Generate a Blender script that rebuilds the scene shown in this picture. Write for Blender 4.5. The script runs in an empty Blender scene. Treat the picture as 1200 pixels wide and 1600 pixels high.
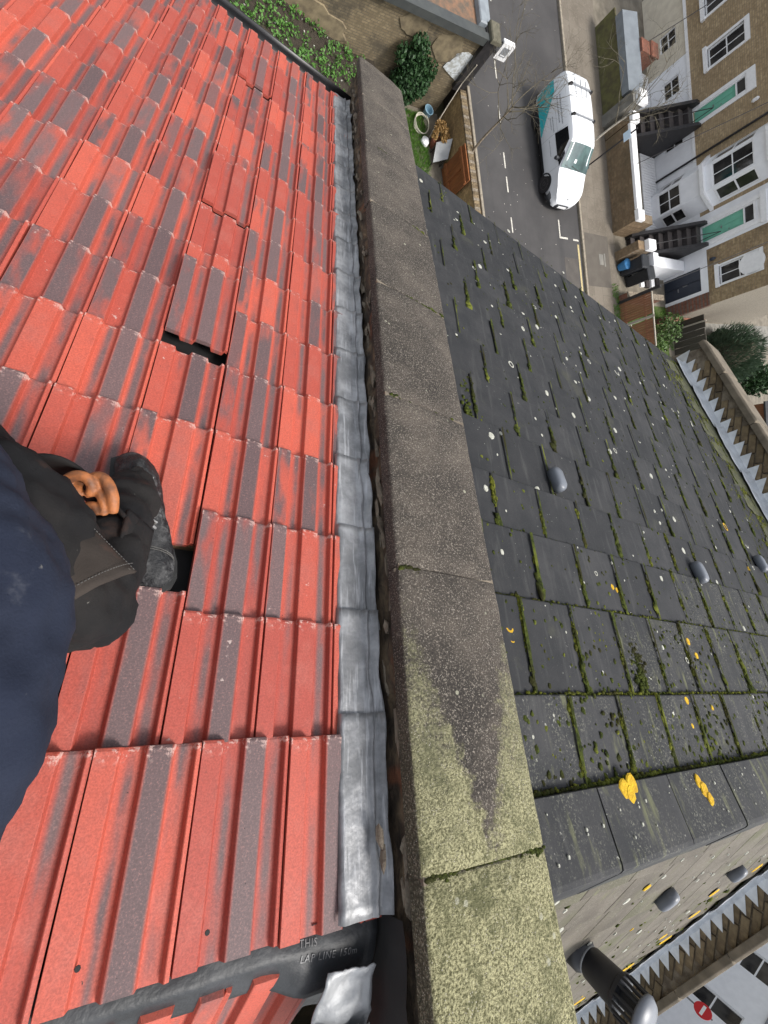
import bpy, math, random
from mathutils import Matrix, Vector, noise as mnoise
random.seed(7)
sc = bpy.context.scene
C = sc.collection
PI = math.pi

# ---------------------------------------------------------------- camera, sky, sun, exposure
H = 11.7                       # camera height above the street (m)
cam_d = bpy.data.cameras.new('camera'); cam = bpy.data.objects.new('camera', cam_d); C.objects.link(cam)
cam_d.sensor_fit = 'VERTICAL'; cam_d.sensor_height = 24.0
cam_d.lens = 652.93 / 1600 * 24.0
cam_d.clip_start = 0.02; cam_d.clip_end = 2000
r = Vector((0.84821128, 0.19224898, 0.49353617)); dn = Vector((0.2089962, -0.9776768, 0.02164875)); fw = Vector((0.48668081, 0.08478447, -0.8694558))
cam.matrix_world = Matrix(((r.x, -dn.x, -fw.x, 0), (r.y, -dn.y, -fw.y, 0), (r.z, -dn.z, -fw.z, H), (0, 0, 0, 1)))
sc.camera = cam

SUN_EL, SUN_AZ = math.radians(60), math.atan2(0.80, -0.40)      # sun stands towards +X, -Y
w = bpy.data.worlds.new('World'); sc.world = w; w.use_nodes = True
wn = w.node_tree; bg = wn.nodes['Background']
sky = wn.nodes.new('ShaderNodeTexSky'); sky.sky_type = 'NISHITA'; sky.sun_disc = False
sky.sun_elevation = SUN_EL; sky.sun_rotation = SUN_AZ; sky.dust_density = 3.0; sky.air_density = 1.0; sky.ozone_density = 0.6
hs_ = wn.nodes.new('ShaderNodeHueSaturation'); hs_.inputs['Saturation'].default_value = 0.30      # thin bright overcast
wn.links.new(sky.outputs[0], hs_.inputs['Color']); wn.links.new(hs_.outputs[0], bg.inputs[0]); bg.inputs[1].default_value = 0.15
sun_d = bpy.data.lights.new('sun', 'SUN'); sun_d.energy = 2.0; sun_d.angle = math.radians(16); sun_d.color = (1.0, 0.955, 0.9)
sun = bpy.data.objects.new('sun', sun_d); C.objects.link(sun)
sdir = Vector((math.sin(SUN_AZ) * math.cos(SUN_EL), math.cos(SUN_AZ) * math.cos(SUN_EL), math.sin(SUN_EL)))
sun.rotation_euler = sdir.to_track_quat('Z', 'Y').to_euler(); sun.location = sdir * 60
vs = sc.view_settings
vs.view_transform = 'Standard'; vs.look = 'None'; vs.gamma = 1.0; vs.use_curve_mapping = False
vs.exposure = 0.78

# ---------------------------------------------------------------- frames
PIT = 0.4877121720959442; c_, s_ = math.cos(PIT), math.sin(PIT)
D0 = 1.07                       # camera to roof plane
FP = math.radians(29.0); cf, sf = math.cos(FP), math.sin(FP)
RS = -0.36                      # ridge apex along the slope
def rpt(X, s, h=0): return Vector((X, s * c_ + (h - D0) * s_, -s * s_ + (h - D0) * c_ + H))
O = rpt(0, 0)
MR = Matrix(((1, 0, 0, O.x), (0, c_, s_, O.y), (0, -s_, c_, O.z), (0, 0, 0, 1)))       # local (X, s, h)
AP = rpt(0, RS)
# far slope frame: local (X, t, h) with t down the far side ; mirrored handedness avoided with -X axis
MF = Matrix(((-1, 0, 0, AP.x), (0, -cf, -sf, AP.y), (0, -sf, cf, AP.z), (0, 0, 0, 1)))  # local (-X, t, h)
U = Vector((-0.393, 0.92, 0)).normalized(); V = Vector((U.y, -U.x, 0))
MUV = Matrix(((V.x, U.x, 0, 0), (V.y, U.y, 0, 0), (0, 0, 1, 0), (0, 0, 0, 1)))          # local (v, u, z)
I4 = Matrix.Identity(4)
def uv(v, u, z=0): return V * v + U * u + Vector((0, 0, z))

# ---------------------------------------------------------------- object helpers
LOC = {}
def thing(name, label, cat, loc=(0, 0, 0), group=None):
    o = bpy.data.objects.new(name, None); C.objects.link(o); o.empty_display_size = 0.1
    o.location = loc; LOC[o] = Vector(loc)
    o['label'] = label; o['category'] = cat
    if group: o['group'] = group
    return o
def place(o, parent=None, M=I4):
    if parent is not None:
        o.parent = parent
        o.matrix_basis = Matrix.Translation(-LOC[parent]) @ M if parent in LOC else M
    else:
        o.matrix_basis = M
    return o
def tag(o, label=None, cat=None, group=None, kind=None):
    if label: o['label'] = label
    if cat: o['category'] = cat
    if group: o['group'] = group
    if kind: o['kind'] = kind
    return o
class MB:
    def __init__(s): s.v = []; s.f = []; s.m = []
    def add(s, vs, fs, mi=0):
        n = len(s.v); s.v += [tuple(p) for p in vs]
        for f in fs: s.f.append([i + n for i in f]); s.m.append(mi)
    def box(s, x0, x1, y0, y1, z0, z1, mi=0, T=None):
        vs = [(x, y, z) for z in (z0, z1) for y in (y0, y1) for x in (x0, x1)]
        if T: vs = [T(Vector(p)) for p in vs]
        s.add(vs, [(0, 2, 3, 1), (4, 5, 7, 6), (0, 1, 5, 4), (2, 6, 7, 3), (0, 4, 6, 2), (1, 3, 7, 5)], mi)
    def bbox(s, x0, x1, y0, y1, z0, z1, b=.01, mi=0, T=None):   # box with chamfered top edges
        lo = [(x0, y0, z0), (x1, y0, z0), (x1, y1, z0), (x0, y1, z0)]
        mid = [(x, y, z1 - b) for x, y, _ in lo]
        top = [(x0 + b, y0 + b, z1), (x1 - b, y0 + b, z1), (x1 - b, y1 - b, z1), (x0 + b, y1 - b, z1)]
        vs = lo + mid + top
        if T: vs = [T(Vector(p)) for p in vs]
        fs = [(3, 2, 1, 0), (8, 9, 10, 11)]
        for i in range(4):
            j = (i + 1) % 4
            fs += [(i, j, j + 4, i + 4), (i + 4, j + 4, j + 8, i + 8)]
        s.add(vs, fs, mi)
    def quad(s, a, b, c, d, mi=0): s.add([a, b, c, d], [(0, 1, 2, 3)], mi)
    def tube(s, pts, rad, n=8, mi=0, caps=True):
        pts = [Vector(p) for p in pts]; rads = rad if hasattr(rad, '__len__') else [rad] * len(pts)
        vs = []; fs = []; prev = None
        for i, p in enumerate(pts):
            t = (pts[min(i + 1, len(pts) - 1)] - pts[max(i - 1, 0)]).normalized()
            if prev is None:
                a = t.orthogonal().normalized()
            else:
                a = (prev - t * prev.dot(t)); a = a.normalized() if a.length > 1e-6 else t.orthogonal().normalized()
            prev = a; b = t.cross(a)
            for k in range(n):
                th = 2 * PI * k / n; vs.append(p + (a * math.cos(th) + b * math.sin(th)) * rads[i])
        for i in range(len(pts) - 1):
            for k in range(n):
                k2 = (k + 1) % n; fs.append((i * n + k, i * n + k2, (i + 1) * n + k2, (i + 1) * n + k))
        if caps: fs += [tuple(range(n))[::-1], tuple(range((len(pts) - 1) * n, len(pts) * n))]
        s.add(vs, fs, mi)
    def loft(s, rings, mi=0, closed=True, caps=True):
        n = len(rings[0]); vs = [p for r_ in rings for p in r_]; fs = []
        for i in range(len(rings) - 1):
            for k in range(n if closed else n - 1):
                k2 = (k + 1) % n; fs.append((i * n + k, i * n + k2, (i + 1) * n + k2, (i + 1) * n + k))
        if caps and closed: fs += [tuple(range(n))[::-1], tuple(range((len(rings) - 1) * n, len(rings) * n))]
        s.add(vs, fs, mi)
    def lathe(s, prof, n=16, o=(0, 0, 0), ax='z', mi=0):
        rings = []
        for rr, zz in prof:
            ring = []
            for k in range(n):
                th = 2 * PI * k / n; a, b = rr * math.cos(th), rr * math.sin(th)
                p = {'z': (a, b, zz), 'x': (zz, a, b), 'y': (b, zz, a)}[ax]
                ring.append((p[0] + o[0], p[1] + o[1], p[2] + o[2]))
            rings.append(ring)
        s.loft(rings, mi)
    def grid(s, fn, nx, ny, mi=0):
        vs = [fn(i / nx, j / ny) for j in range(ny + 1) for i in range(nx + 1)]
        fs = [(j * (nx + 1) + i, j * (nx + 1) + i + 1, (j + 1) * (nx + 1) + i + 1, (j + 1) * (nx + 1) + i) for j in range(ny) for i in range(nx)]
        s.add(vs, fs, mi)
    def blob(s, p, rx, ry, rz, T=None, mi=0, n=6, rot=0, jit=.2):
        vs = []; cs, sn = math.cos(rot), math.sin(rot)
        for lv, (rr, zz) in enumerate(((1.0, -.05), (.82, .55))):
            for k in range(n):
                th = 2 * PI * k / n + lv * .4; q = rr * (1 + random.uniform(-jit, jit))
                a, b = q * rx * math.cos(th), q * ry * math.sin(th)
                vs.append(Vector((p[0] + a * cs - b * sn, p[1] + a * sn + b * cs, p[2] + zz * rz)))
        vs.append(Vector((p[0], p[1], p[2] + rz)))
        fs = []
        for k in range(n):
            k2 = (k + 1) % n
            fs += [(k, k2, n + k2, n + k), (n + k, n + k2, 2 * n)]
        s.add(vs, fs, mi)
    def mesh(s, name, mats, smooth=False):
        me = bpy.data.meshes.new(name); me.from_pydata(s.v, [], s.f)
        for m in (mats if isinstance(mats, (list, tuple)) else [mats]): me.materials.append(m)
        if any(s.m): me.polygons.foreach_set('material_index', s.m)
        if smooth: me.polygons.foreach_set('use_smooth', [True] * len(me.polygons))
        me.update(); return me
    def build(s, name, mats, parent=None, M=I4, smooth=False, bevel=0, auto=None):
        o = bpy.data.objects.new(name, s.mesh(name, mats, smooth or auto is not None)); C.objects.link(o)
        place(o, parent, M)
        if bevel:
            b = o.modifiers.new('bevel', 'BEVEL'); b.width = bevel; b.segments = 2; b.limit_method = 'ANGLE'
        if auto is not None:
            o.data.set_sharp_from_angle(angle=math.radians(auto))
        return o
def link_copy(me, name, parent, M):
    o = bpy.data.objects.new(name, me); C.objects.link(o); place(o, parent, M); return o
def part(name, mats, parent, M, fn, **k):
    m = MB(); fn(m); return m.build(name, mats, parent, M, **k)

# ---------------------------------------------------------------- material helpers
class NT:
    def __init__(s, name):
        s.m = bpy.data.materials.new(name); s.m.use_nodes = True; s.t = s.m.node_tree; s.bs = s.t.nodes['Principled BSDF']
        s.tc = s.t.nodes.new('ShaderNodeTexCoord')
    def n(s, ty, **k):
        nd = s.t.nodes.new(ty)
        for a, b in k.items(): setattr(nd, a, b)
        return nd
    def link(s, a, b): s.t.links.new(a, b)
    def setin(s, sock, val):
        if hasattr(val, 'links') or hasattr(val, 'is_linked'): s.link(val, sock)
        else:
            if hasattr(sock.default_value, '__len__') and hasattr(val, '__len__') and len(val) == 3 and len(sock.default_value) == 4: val = tuple(val) + (1,)
            sock.default_value = val
    def math(s, op, a, b=0.0, clamp=False):
        nd = s.n('ShaderNodeMath', operation=op, use_clamp=clamp); s.setin(nd.inputs[0], a); s.setin(nd.inputs[1], b); return nd.outputs[0]
    def maprange(s, x, a, b, c=0.0, d=1.0, smooth=True):
        nd = s.n('ShaderNodeMapRange', interpolation_type='SMOOTHSTEP' if smooth else 'LINEAR')
        for i, v_ in enumerate((x, a, b, c, d)): s.setin(nd.inputs[i], v_)
        return nd.outputs[0]
    def noise(s, vec, scale, detail=4, rough=.55, out=0, dist=0):
        nd = s.n('ShaderNodeTexNoise'); s.setin(nd.inputs['Vector'], vec); nd.inputs['Scale'].default_value = scale
        nd.inputs['Detail'].default_value = detail; nd.inputs['Roughness'].default_value = rough; nd.inputs['Distortion'].default_value = dist
        return nd.outputs[out]
    def voro(s, vec, scale, feature='F1', out=0):
        nd = s.n('ShaderNodeTexVoronoi', feature=feature); s.setin(nd.inputs['Vector'], vec); nd.inputs['Scale'].default_value = scale; return nd.outputs[out]
    def mapping(s, vec, scale=(1, 1, 1), loc=(0, 0, 0), rot=(0, 0, 0)):
        nd = s.n('ShaderNodeMapping'); s.setin(nd.inputs[0], vec); s.setin(nd.inputs[1], loc); nd.inputs[2].default_value = rot; nd.inputs[3].default_value = scale; return nd.outputs[0]
    def mix(s, f, a, b, blend='MIX'):
        nd = s.n('ShaderNodeMix', data_type='RGBA', blend_type=blend); s.setin(nd.inputs[0], f); s.setin(nd.inputs[6], a); s.setin(nd.inputs[7], b); return nd.outputs[2]
    def ramp(s, x, stops):
        nd = s.n('ShaderNodeValToRGB'); s.setin(nd.inputs[0], x); e = nd.color_ramp.elements
        while len(e) < len(stops): e.new(.5)
        for i, (p, c) in enumerate(stops): e[i].position = p; e[i].color = tuple(c) + (1,) if len(c) == 3 else c
        return nd.outputs[0]
    def sep(s, vec):
        nd = s.n('ShaderNodeSeparateXYZ'); s.setin(nd.inputs[0], vec); return nd.outputs
    def comb(s, x, y, z):
        nd = s.n('ShaderNodeCombineXYZ')
        for i, v_ in enumerate((x, y, z)): s.setin(nd.inputs[i], v_)
        return nd.outputs[0]
    def bump(s, hgt, strength=.3, dist=.01):
        nd = s.n('ShaderNodeBump'); s.setin(nd.inputs['Height'], hgt); nd.inputs['Strength'].default_value = strength; nd.inputs['Distance'].default_value = dist
        s.link(nd.outputs[0], s.bs.inputs['Normal'])
    def col(s, v_): s.setin(s.bs.inputs['Base Color'], v_)
    def rough(s, v_): s.setin(s.bs.inputs['Roughness'], v_)
    def spec(s, v_): s.setin(s.bs.inputs['Specular IOR Level'], v_)
    def metal(s, v_): s.setin(s.bs.inputs['Metallic'], v_)
    def rnd(s): return s.n('ShaderNodeObjectInfo').outputs['Random']
    def hash(s, off):   # per-object random value
        nd = s.n('ShaderNodeTexWhiteNoise', noise_dimensions='1D'); s.setin(nd.inputs['W'], s.math('ADD', s.math('MULTIPLY', s.rnd(), 91.7), off)); return nd.outputs['Value']
    @property
    def obj(s): return s.tc.outputs['Object']
def plain(name, c1, c2=None, scale=20, rough=.7, metal=0, bump=.15, spec=.5, detail=5, dist=.01, pervar=.0):
    t = NT(name); c2 = c2 or tuple(x * .75 for x in c1)
    nz = t.noise(t.obj, scale, detail)
    col = t.mix(t.maprange(nz, .3, .7), c1, c2)
    if pervar: col = t.mix(t.math('MULTIPLY', t.rnd(), pervar), col, (0.0, 0.0, 0.0))
    t.col(col); t.rough(rough); t.metal(metal); t.spec(spec)
    if bump: t.bump(t.noise(t.obj, scale * 3, 4), bump, dist)
    return t.m
def brickmat(name, axis, c1, c2, mortar, bw=.225, bh=.075, stain=(.06, .055, .045), stain_amt=.5, bump=.5):
    t = NT(name); x, y, z = t.sep(t.obj)
    hx = {'x': x, 'y': y}[axis]
    vec = t.comb(hx, z, 0.0)
    b = t.n('ShaderNodeTexBrick'); t.link(vec, b.inputs['Vector'])
    b.inputs['Scale'].default_value = 1.0; b.inputs['Brick Width'].default_value = bw; b.inputs['Row Height'].default_value = bh
    b.inputs['Mortar Size'].default_value = .008; b.inputs['Mortar Smooth'].default_value = .2; b.inputs['Bias'].default_value = 0.0
    b.inputs['Color1'].default_value = c1 + (1,); b.inputs['Color2'].default_value = c2 + (1,); b.inputs['Mortar'].default_value = mortar + (1,)
    nz = t.noise(t.obj, 1.3, 6, .65)
    vcol = t.mix(t.maprange(t.noise(t.obj, 9, 3), .3, .75), b.outputs['Color'], tuple(x * .5 for x in c1))
    col = t.mix(t.math('MULTIPLY', t.maprange(nz, .45, .7), stain_amt), vcol, stain)
    t.col(col); t.rough(.9); t.bump(t.math('SUBTRACT', t.noise(t.obj, 60, 3), t.math('MULTIPLY', b.outputs['Fac'], 1.5)), bump, .01)
    return t.m
# ---------------------------------------------------------------- materials
def tile_material():
    t = NT('red_concrete_tile'); x, y, z = t.sep(t.obj)
    f = t.math('DIVIDE', x, .191)
    ns = t.noise(t.comb(t.math('ADD', t.math('MULTIPLY', x, 16.0), t.math('MULTIPLY', t.rnd(), 50.0)), t.math('MULTIPLY', y, 3.0), t.math('MULTIPLY', t.rnd(), 77.0)), 1.0, 3)
    ns2 = t.noise(t.comb(t.math('MULTIPLY', x, 14.0), t.math('ADD', t.math('MULTIPLY', y, 6.0), t.math('MULTIPLY', t.rnd(), 31.0)), t.rnd()), 1.0, 3)
    def band(a, b, soft):
        return t.math('MULTIPLY', t.maprange(f, a, a + soft), t.maprange(f, b - soft, b, 1.0, 0.0))
    fine = t.noise(t.obj, 260, 3, .7)
    def on(off, p): return t.maprange(t.hash(off), p - .06, p + .06, 1.0, 0.0)
    wob = t.math('MULTIPLY', t.math('SUBTRACT', ns2, .5), .75)
    roll2 = t.math('MULTIPLY', band(.452, .735, .05), t.math('MULTIPLY', on(3.1, .70), t.maprange(t.math('ADD', t.math('ADD', ns, wob), t.math('MULTIPLY', t.hash(4.4), .6)), .30, .72)))
    roll1 = t.math('MULTIPLY', band(.0, .235, .03), t.math('MULTIPLY', on(9.7, .34), t.maprange(t.math('ADD', ns, wob), .35, .6)))
    pan1 = t.math('MULTIPLY', t.math('MULTIPLY', band(.275, .43, .07), on(5.3, .82)), t.maprange(t.math('ADD', ns, wob), .28, .66))
    pan2 = t.math('MULTIPLY', t.math('MULTIPLY', band(.745, .92, .07), on(7.9, .92)), t.maprange(t.math('ADD', ns, wob), .22, .62))
    dk = t.math('MULTIPLY', t.math('ADD', t.math('ADD', roll1, roll2), t.math('ADD', pan1, pan2)), .94, clamp=True)
    grain = t.maprange(fine, .3, .7, .76, 1.14)
    red = t.mix(t.hash(1.7), (.50, .096, .058), (.34, .058, .040))
    red = t.mix(t.maprange(t.noise(t.obj, 14, 4), .45, .75, 0, .5), red, (.42, .12, .09))
    red = t.mix(t.maprange(t.noise(t.obj, 5, 5, .7), .5, .72, 0, .45), red, (.30, .075, .058))
    dark = t.mix(t.hash(2.2), (.082, .064, .067), (.135, .098, .098))
    dark = t.mix(t.maprange(fine, .55, .7, 0, .5), dark, (.26, .13, .115))
    col = t.mix(dk, red, dark)
    col = t.mix(1.0, col, t.comb(grain, grain, grain), 'MULTIPLY')
    # pale scuffs near the tail
    sc_ = t.math('MULTIPLY', t.maprange(y, .325, .352), t.maprange(t.noise(t.obj, 55, 4, .7), .54, .62))
    col = t.mix(t.math('MULTIPLY', sc_, .75), col, (.58, .40, .35))
    sp = t.maprange(t.noise(t.comb(t.math('ADD', x, t.math('MULTIPLY', t.rnd(), 9.0)), y, t.rnd()), 38, 3, .6), .70, .76)
    col = t.mix(t.math('MULTIPLY', sp, t.math('MULTIPLY', on(12.5, .4), .7)), col, (.5, .40, .36))
    pt = t.maprange(t.noise(t.comb(t.math('ADD', x, t.math('MULTIPLY', t.rnd(), 5.0)), y, 0.3), 90, 2, .5), .74, .78)
    col = t.mix(pt, col, (.03, .015, .015))
    t.col(col); t.rough(.62); t.spec(.45)
    t.bump(t.math('ADD', t.math('MULTIPLY', fine, .6), t.math('MULTIPLY', t.noise(t.obj, 30, 3), .5)), .22, .004)
    return t.m
M_TILE = tile_material()

def coping_material():
    t = NT('weathered_coping'); x, y, z = t.sep(t.obj)
    agg = t.noise(t.obj, 190, 3, .75); big = t.noise(t.obj, 7, 5, .6); vor = t.voro(t.obj, 170)
    base = t.mix(t.maprange(big, .3, .7), (.058, .050, .043), (.115, .097, .080))
    base = t.mix(t.maprange(t.noise(t.obj, 2.2, 4, .6), .45, .68, 0, .75), base, (.038, .033, .029))
    base = t.mix(t.maprange(agg, .54, .66), base, (.30, .265, .22))
    base = t.mix(t.maprange(agg, .45, .3), base, (.03, .026, .024))
    # greenish yellow lichen film towards the ridge, with a bare dark wedge running into it
    wob = t.math('MULTIPLY', t.math('SUBTRACT', t.noise(t.obj, 9, 4), .5), .22)
    edge = t.math('ADD', y, wob)
    lich = t.math('MULTIPLY', t.maprange(edge, .48, -.20), 1.0)
    wc = t.math('ABSOLUTE', t.math('SUBTRACT', x, t.maprange(y, -.25, .5, .857, .845, smooth=False)))
    ww = t.math('ADD', t.maprange(y, -.24, .30, .0, .18, smooth=False), t.maprange(y, -.29, -.23, -.06, .0, smooth=False))
    wedge = t.maprange(t.math('SUBTRACT', t.math('ADD', wc, t.math('MULTIPLY', t.math('SUBTRACT', t.noise(t.obj, 26, 5, .7), .5), .16)), ww), -.014, .02)
    lich = t.math('MULTIPLY', lich, wedge)
    ln = t.math('ADD', t.math('MULTIPLY', t.noise(t.obj, 20, 5, .7), .5), t.math('MULTIPLY', t.noise(t.obj, 85, 4, .8), .5))
    lich = t.math('MULTIPLY', wedge, t.maprange(t.math('ADD', ln, t.math('MULTIPLY', t.maprange(edge, .52, -.40, 0.0, 1.0, smooth=False), .52)), .60, .86))
    top = t.maprange(t.sep(t.n('ShaderNodeNewGeometry').outputs['Normal'])[2], .45, .7, .25, 1.0)
    lich = t.math('MULTIPLY', lich, top)
    lcol = t.mix(t.maprange(agg, .35, .65), (.095, .09, .04), (.46, .435, .25))
    lcol = t.mix(t.maprange(t.noise(t.obj, 12, 6, .8), .46, .66, 0, .8), lcol, (.085, .088, .038))
    lcol = t.mix(t.maprange(edge, .15, -.4, .4, 0.0), lcol, (.17, .165, .11))
    col = t.mix(lich, base, lcol)
    wh = t.math('MULTIPLY', t.maprange(vor, .23, .12), t.maprange(t.noise(t.obj, 45, 2), .47, .58))
    col = t.mix(t.math('MULTIPLY', wh, .85), col, (.50, .46, .40))
    ls = t.math('MULTIPLY', t.maprange(t.voro(t.obj, 16), .12, .08), t.maprange(t.noise(t.obj, 6, 2), .52, .6))
    col = t.mix(t.math('MULTIPLY', ls, .8), col, (.42, .41, .31))
    t.col(col); t.rough(.93); t.spec(.3)
    t.bump(t.math('ADD', agg, t.math('MULTIPLY', t.noise(t.obj, 40, 4), .8)), .9, .009)
    return t.m
M_COPE = coping_material()

def slate_material(nm, crust):
    t = NT(nm); x, y, z = t.sep(t.obj)
    off = t.n('ShaderNodeVectorMath', operation='ADD'); t.link(t.obj, off.inputs[0]); t.link(t.comb(t.math('MULTIPLY', t.rnd(), 30.0), t.math('MULTIPLY', t.hash(2.0), 30.0), 0.0), off.inputs[1]); p = off.outputs[0]
    base = t.mix(t.maprange(t.noise(p, 5, 5, .65), .3, .7), (.022, .0235, .026), (.042, .042, .044))
    base = t.mix(t.math('MULTIPLY', t.hash(6.0), .55), base, (.014, .015, .017))
    base = t.mix(t.maprange(t.noise(t.mapping(p, (26, 3, 3)), 1, 4, .6), .52, .74, 0, .45), base, (.075, .075, .072))
    fine = t.noise(p, 170, 4, .75)
    base = t.mix(t.maprange(fine, .58, .75, 0, .75), base, (.13, .125, .11))
    g = t.maprange(t.noise(p, 2.6, 5, .7), .58, .76, 0, .55)
    base = t.mix(g, base, (.075, .075, .05))
    ws = t.math('MULTIPLY', t.maprange(t.noise(p, 42, 3, .6), .68, .73), t.maprange(t.noise(p, 4, 2), .5, .6))
    base = t.mix(t.math('MULTIPLY', ws, .8), base, (.34, .34, .30))
    if crust == 2:  # far slope: brown mossy tone, lightened to paint in the sky's grazing sheen
        base = t.mix(t.maprange(t.noise(p, 3, 5, .7), .3, .7), (.075, .064, .050), (.135, .118, .094))
        base = t.mix(t.maprange(fine, .5, .7, 0, .6), base, (.05, .045, .036))
        base = t.mix(t.maprange(t.noise(p, 1.6, 4), .5, .7, 0, .7), base, (.075, .078, .034))
    if crust:
        cr = t.math('MULTIPLY', t.maprange(t.noise(p, 110, 4, .75), .52, .66), t.maprange(t.noise(t.mapping(p, (9, 3, 3)), 1, 4, .6), .38, .62))
        base = t.mix(t.math('MULTIPLY', cr, .75), base, (.21, .21, .165))
        base = t.mix(t.maprange(t.noise(t.mapping(p, (22, 5, 5)), 1, 4, .6), .56, .74, 0, .7), base, (.14, .145, .075))
    t.col(base); t.rough(t.maprange(fine, .3, .7, .68, .85)); t.spec(.28)
    t.bump(t.math('ADD', t.math('MULTIPLY', fine, .5), t.noise(p, 25, 4)), .25, .004)
    return t.m
M_SLATE = slate_material('dark_slate_tile', 0); M_SLATE2 = slate_material('lichen_crusted_slate_tile', 1); M_SLATE3 = slate_material('brown_sheen_slate_tile', 2)

def lead_material():
    t = NT('dressed_lead'); 
    n1 = t.noise(t.obj, 9, 5, .65); n2 = t.noise(t.mapping(t.obj, (90, 6, 30)), 1, 4, .6)
    col = t.mix(t.maprange(n1, .35, .7), (.17, .175, .182), (.36, .365, .375))
    col = t.mix(t.maprange(n2, .52, .72, 0, .7), col, (.50, .51, .53))
    col = t.mix(t.maprange(t.noise(t.obj, 4, 3), .55, .72, 0, .6), col, (.08, .083, .09))
    t.col(col); t.metal(.35); t.rough(t.maprange(n1, .3, .7, .62, .44))
    t.bump(t.math('ADD', t.noise(t.obj, 18, 3), t.math('MULTIPLY', n2, .3)), .5, .012)
    return t.m
M_LEAD = lead_material()
M_LEADN = plain('new_bright_lead', (.42, .43, .44), (.22, .23, .24), 7, .55, .3, .4)
M_LEADP = plain('pale_step_lead', (.76, .79, .82), (.60, .63, .66), 10, .5, .35, .3)
M_MEMB = plain('black_roof_membrane', (.016, .018, .020), (.035, .038, .042), 14, .55, 0, .3)
M_PRINT = plain('grey_print', (.24, .24, .24), (.10, .10, .10), 90, .6, 0, 0)
M_MORT = plain('old_mortar', (.26, .22, .165), (.12, .095, .07), 11, .95, 0, .8, dist=.02)
def roughwall():
    t = NT('rough_party_wall'); n1 = t.noise(t.mapping(t.obj, (1, 1, 2.2)), 9, 6, .65); n2 = t.noise(t.obj, 3.2, 4)
    col = t.ramp(n1, [(.3, (.018, .014, .011)), (.47, (.075, .055, .038)), (.60, (.16, .115, .07)), (.72, (.27, .20, .12))])
    col = t.mix(t.maprange(n2, .52, .68, 0, .85), col, (.028, .023, .019))
    col = t.mix(t.maprange(t.noise(t.obj, 5, 3), .60, .70, 0, .7), col, (.23, .085, .04))
    t.col(col); t.rough(.95); t.bump(n1, .8, .03); return t.m
M_PWALL = roughwall()
def mossmat():
    t = NT('moss'); n1 = t.noise(t.obj, 40, 4, .7); n2 = t.noise(t.obj, 5, 2)
    col = t.mix(t.maprange(n1, .3, .7), (.018, .026, .007), (.085, .105, .018))
    col = t.mix(t.maprange(n2, .48, .66), col, (.035, .034, .012))
    col = t.mix(t.maprange(n2, .45, .3, 0, .6), col, (.22, .24, .04))
    t.col(col); t.rough(.95); t.spec(.15); t.bump(t.noise(t.obj, 250, 3, .8), .8, .01); return t.m
M_MOSS = mossmat()
def mossbright():
    t = NT('bright_moss'); n1 = t.noise(t.obj, 45, 4, .7); n2 = t.noise(t.obj, 7, 2)
    col = t.mix(t.maprange(n1, .3, .7), (.045, .055, .010), (.19, .20, .025)); col = t.mix(t.maprange(n2, .5, .66), col, (.05, .048, .014)); t.col(col); t.rough(.95); t.spec(.15); t.bump(t.noise(t.obj, 250, 3, .8), .8, .01); return t.m
M_MOSS2 = mossbright()
M_LICW = plain('pale_lichen', (.48, .48, .42), (.36, .36, .30), 60, .95, 0, .4)
M_LICY = plain('yellow_lichen', (.62, .40, .012), (.44, .25, .008), 35, .95, 0, .6)
M_VENT = plain('grey_plastic_vent', (.15, .165, .19), (.12, .13, .15), 8, .42, 0, .05)
M_FLUE = plain('black_flue_plastic', (.014, .015, .018), (.03, .03, .034), 6, .42, 0, .05)
M_OLDBRICK = plain('dark_stock_brick', (.26, .195, .11), (.12, .085, .05), 14, .95, 0, .6, pervar=.5)
M_GCOPE = plain('brown_stone_coping', (.20, .165, .12), (.12, .10, .072), 7, .92, 0, .5)
M_DECK = plain('black_underlay', (.008, .008, .009), (.014, .014, .014), 9, .8, 0, .1)
M_BATTEN = plain('roof_batten', (.20, .12, .06), (.12, .07, .035), 14, .9, 0, .3)
M_GUTTER = plain('black_gutter', (.010, .011, .012), (.02, .02, .022), 8, .4, 0, .05)
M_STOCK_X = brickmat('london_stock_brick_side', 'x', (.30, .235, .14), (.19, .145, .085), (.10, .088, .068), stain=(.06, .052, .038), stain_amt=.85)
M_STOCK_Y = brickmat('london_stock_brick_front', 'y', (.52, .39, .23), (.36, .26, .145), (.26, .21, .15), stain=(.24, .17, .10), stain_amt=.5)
M_STOCK_Y2 = brickmat('brown_brick_front', 'y', (.46, .34, .19), (.27, .18, .10), (.28, .23, .16), stain=(.10, .07, .045), stain_amt=.5)
M_YARDBRICK = brickmat('garden_wall_brick', 'y', (.52, .36, .17), (.34, .22, .10), (.17, .13, .08), stain=(.15, .10, .05), stain_amt=.6)
M_WALLBR = brickmat('boundary_brick', 'y', (.30, .205, .115), (.19, .125, .07), (.22, .18, .13), stain=(.11, .085, .05), stain_amt=.7)
M_REDBR = brickmat('red_brick_pier', 'x', (.26, .10, .06), (.18, .07, .045), (.14, .11, .09), stain_amt=.3)
M_WHITE = plain('white_render', (.84, .85, .87), (.77, .78, .80), 3, .7, 0, .08)
M_WPAINT = plain('white_paint', (.85, .85, .85), (.78, .78, .78), 9, .45, 0, .03)
M_CREAM = plain('cream_render', (.66, .60, .48), (.56, .50, .40), 4, .8, 0, .1)
M_MINT = plain('mint_door_paint', (.16, .46, .33), (.14, .40, .29), 5, .4, 0, .03)
M_NAVY = plain('navy_paint', (.016, .022, .038), (.022, .03, .048), 6, .4, 0, .03)
M_BLACK = plain('black_paint', (.014, .013, .014), (.028, .025, .026), 8, .55, 0, .1)
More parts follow.
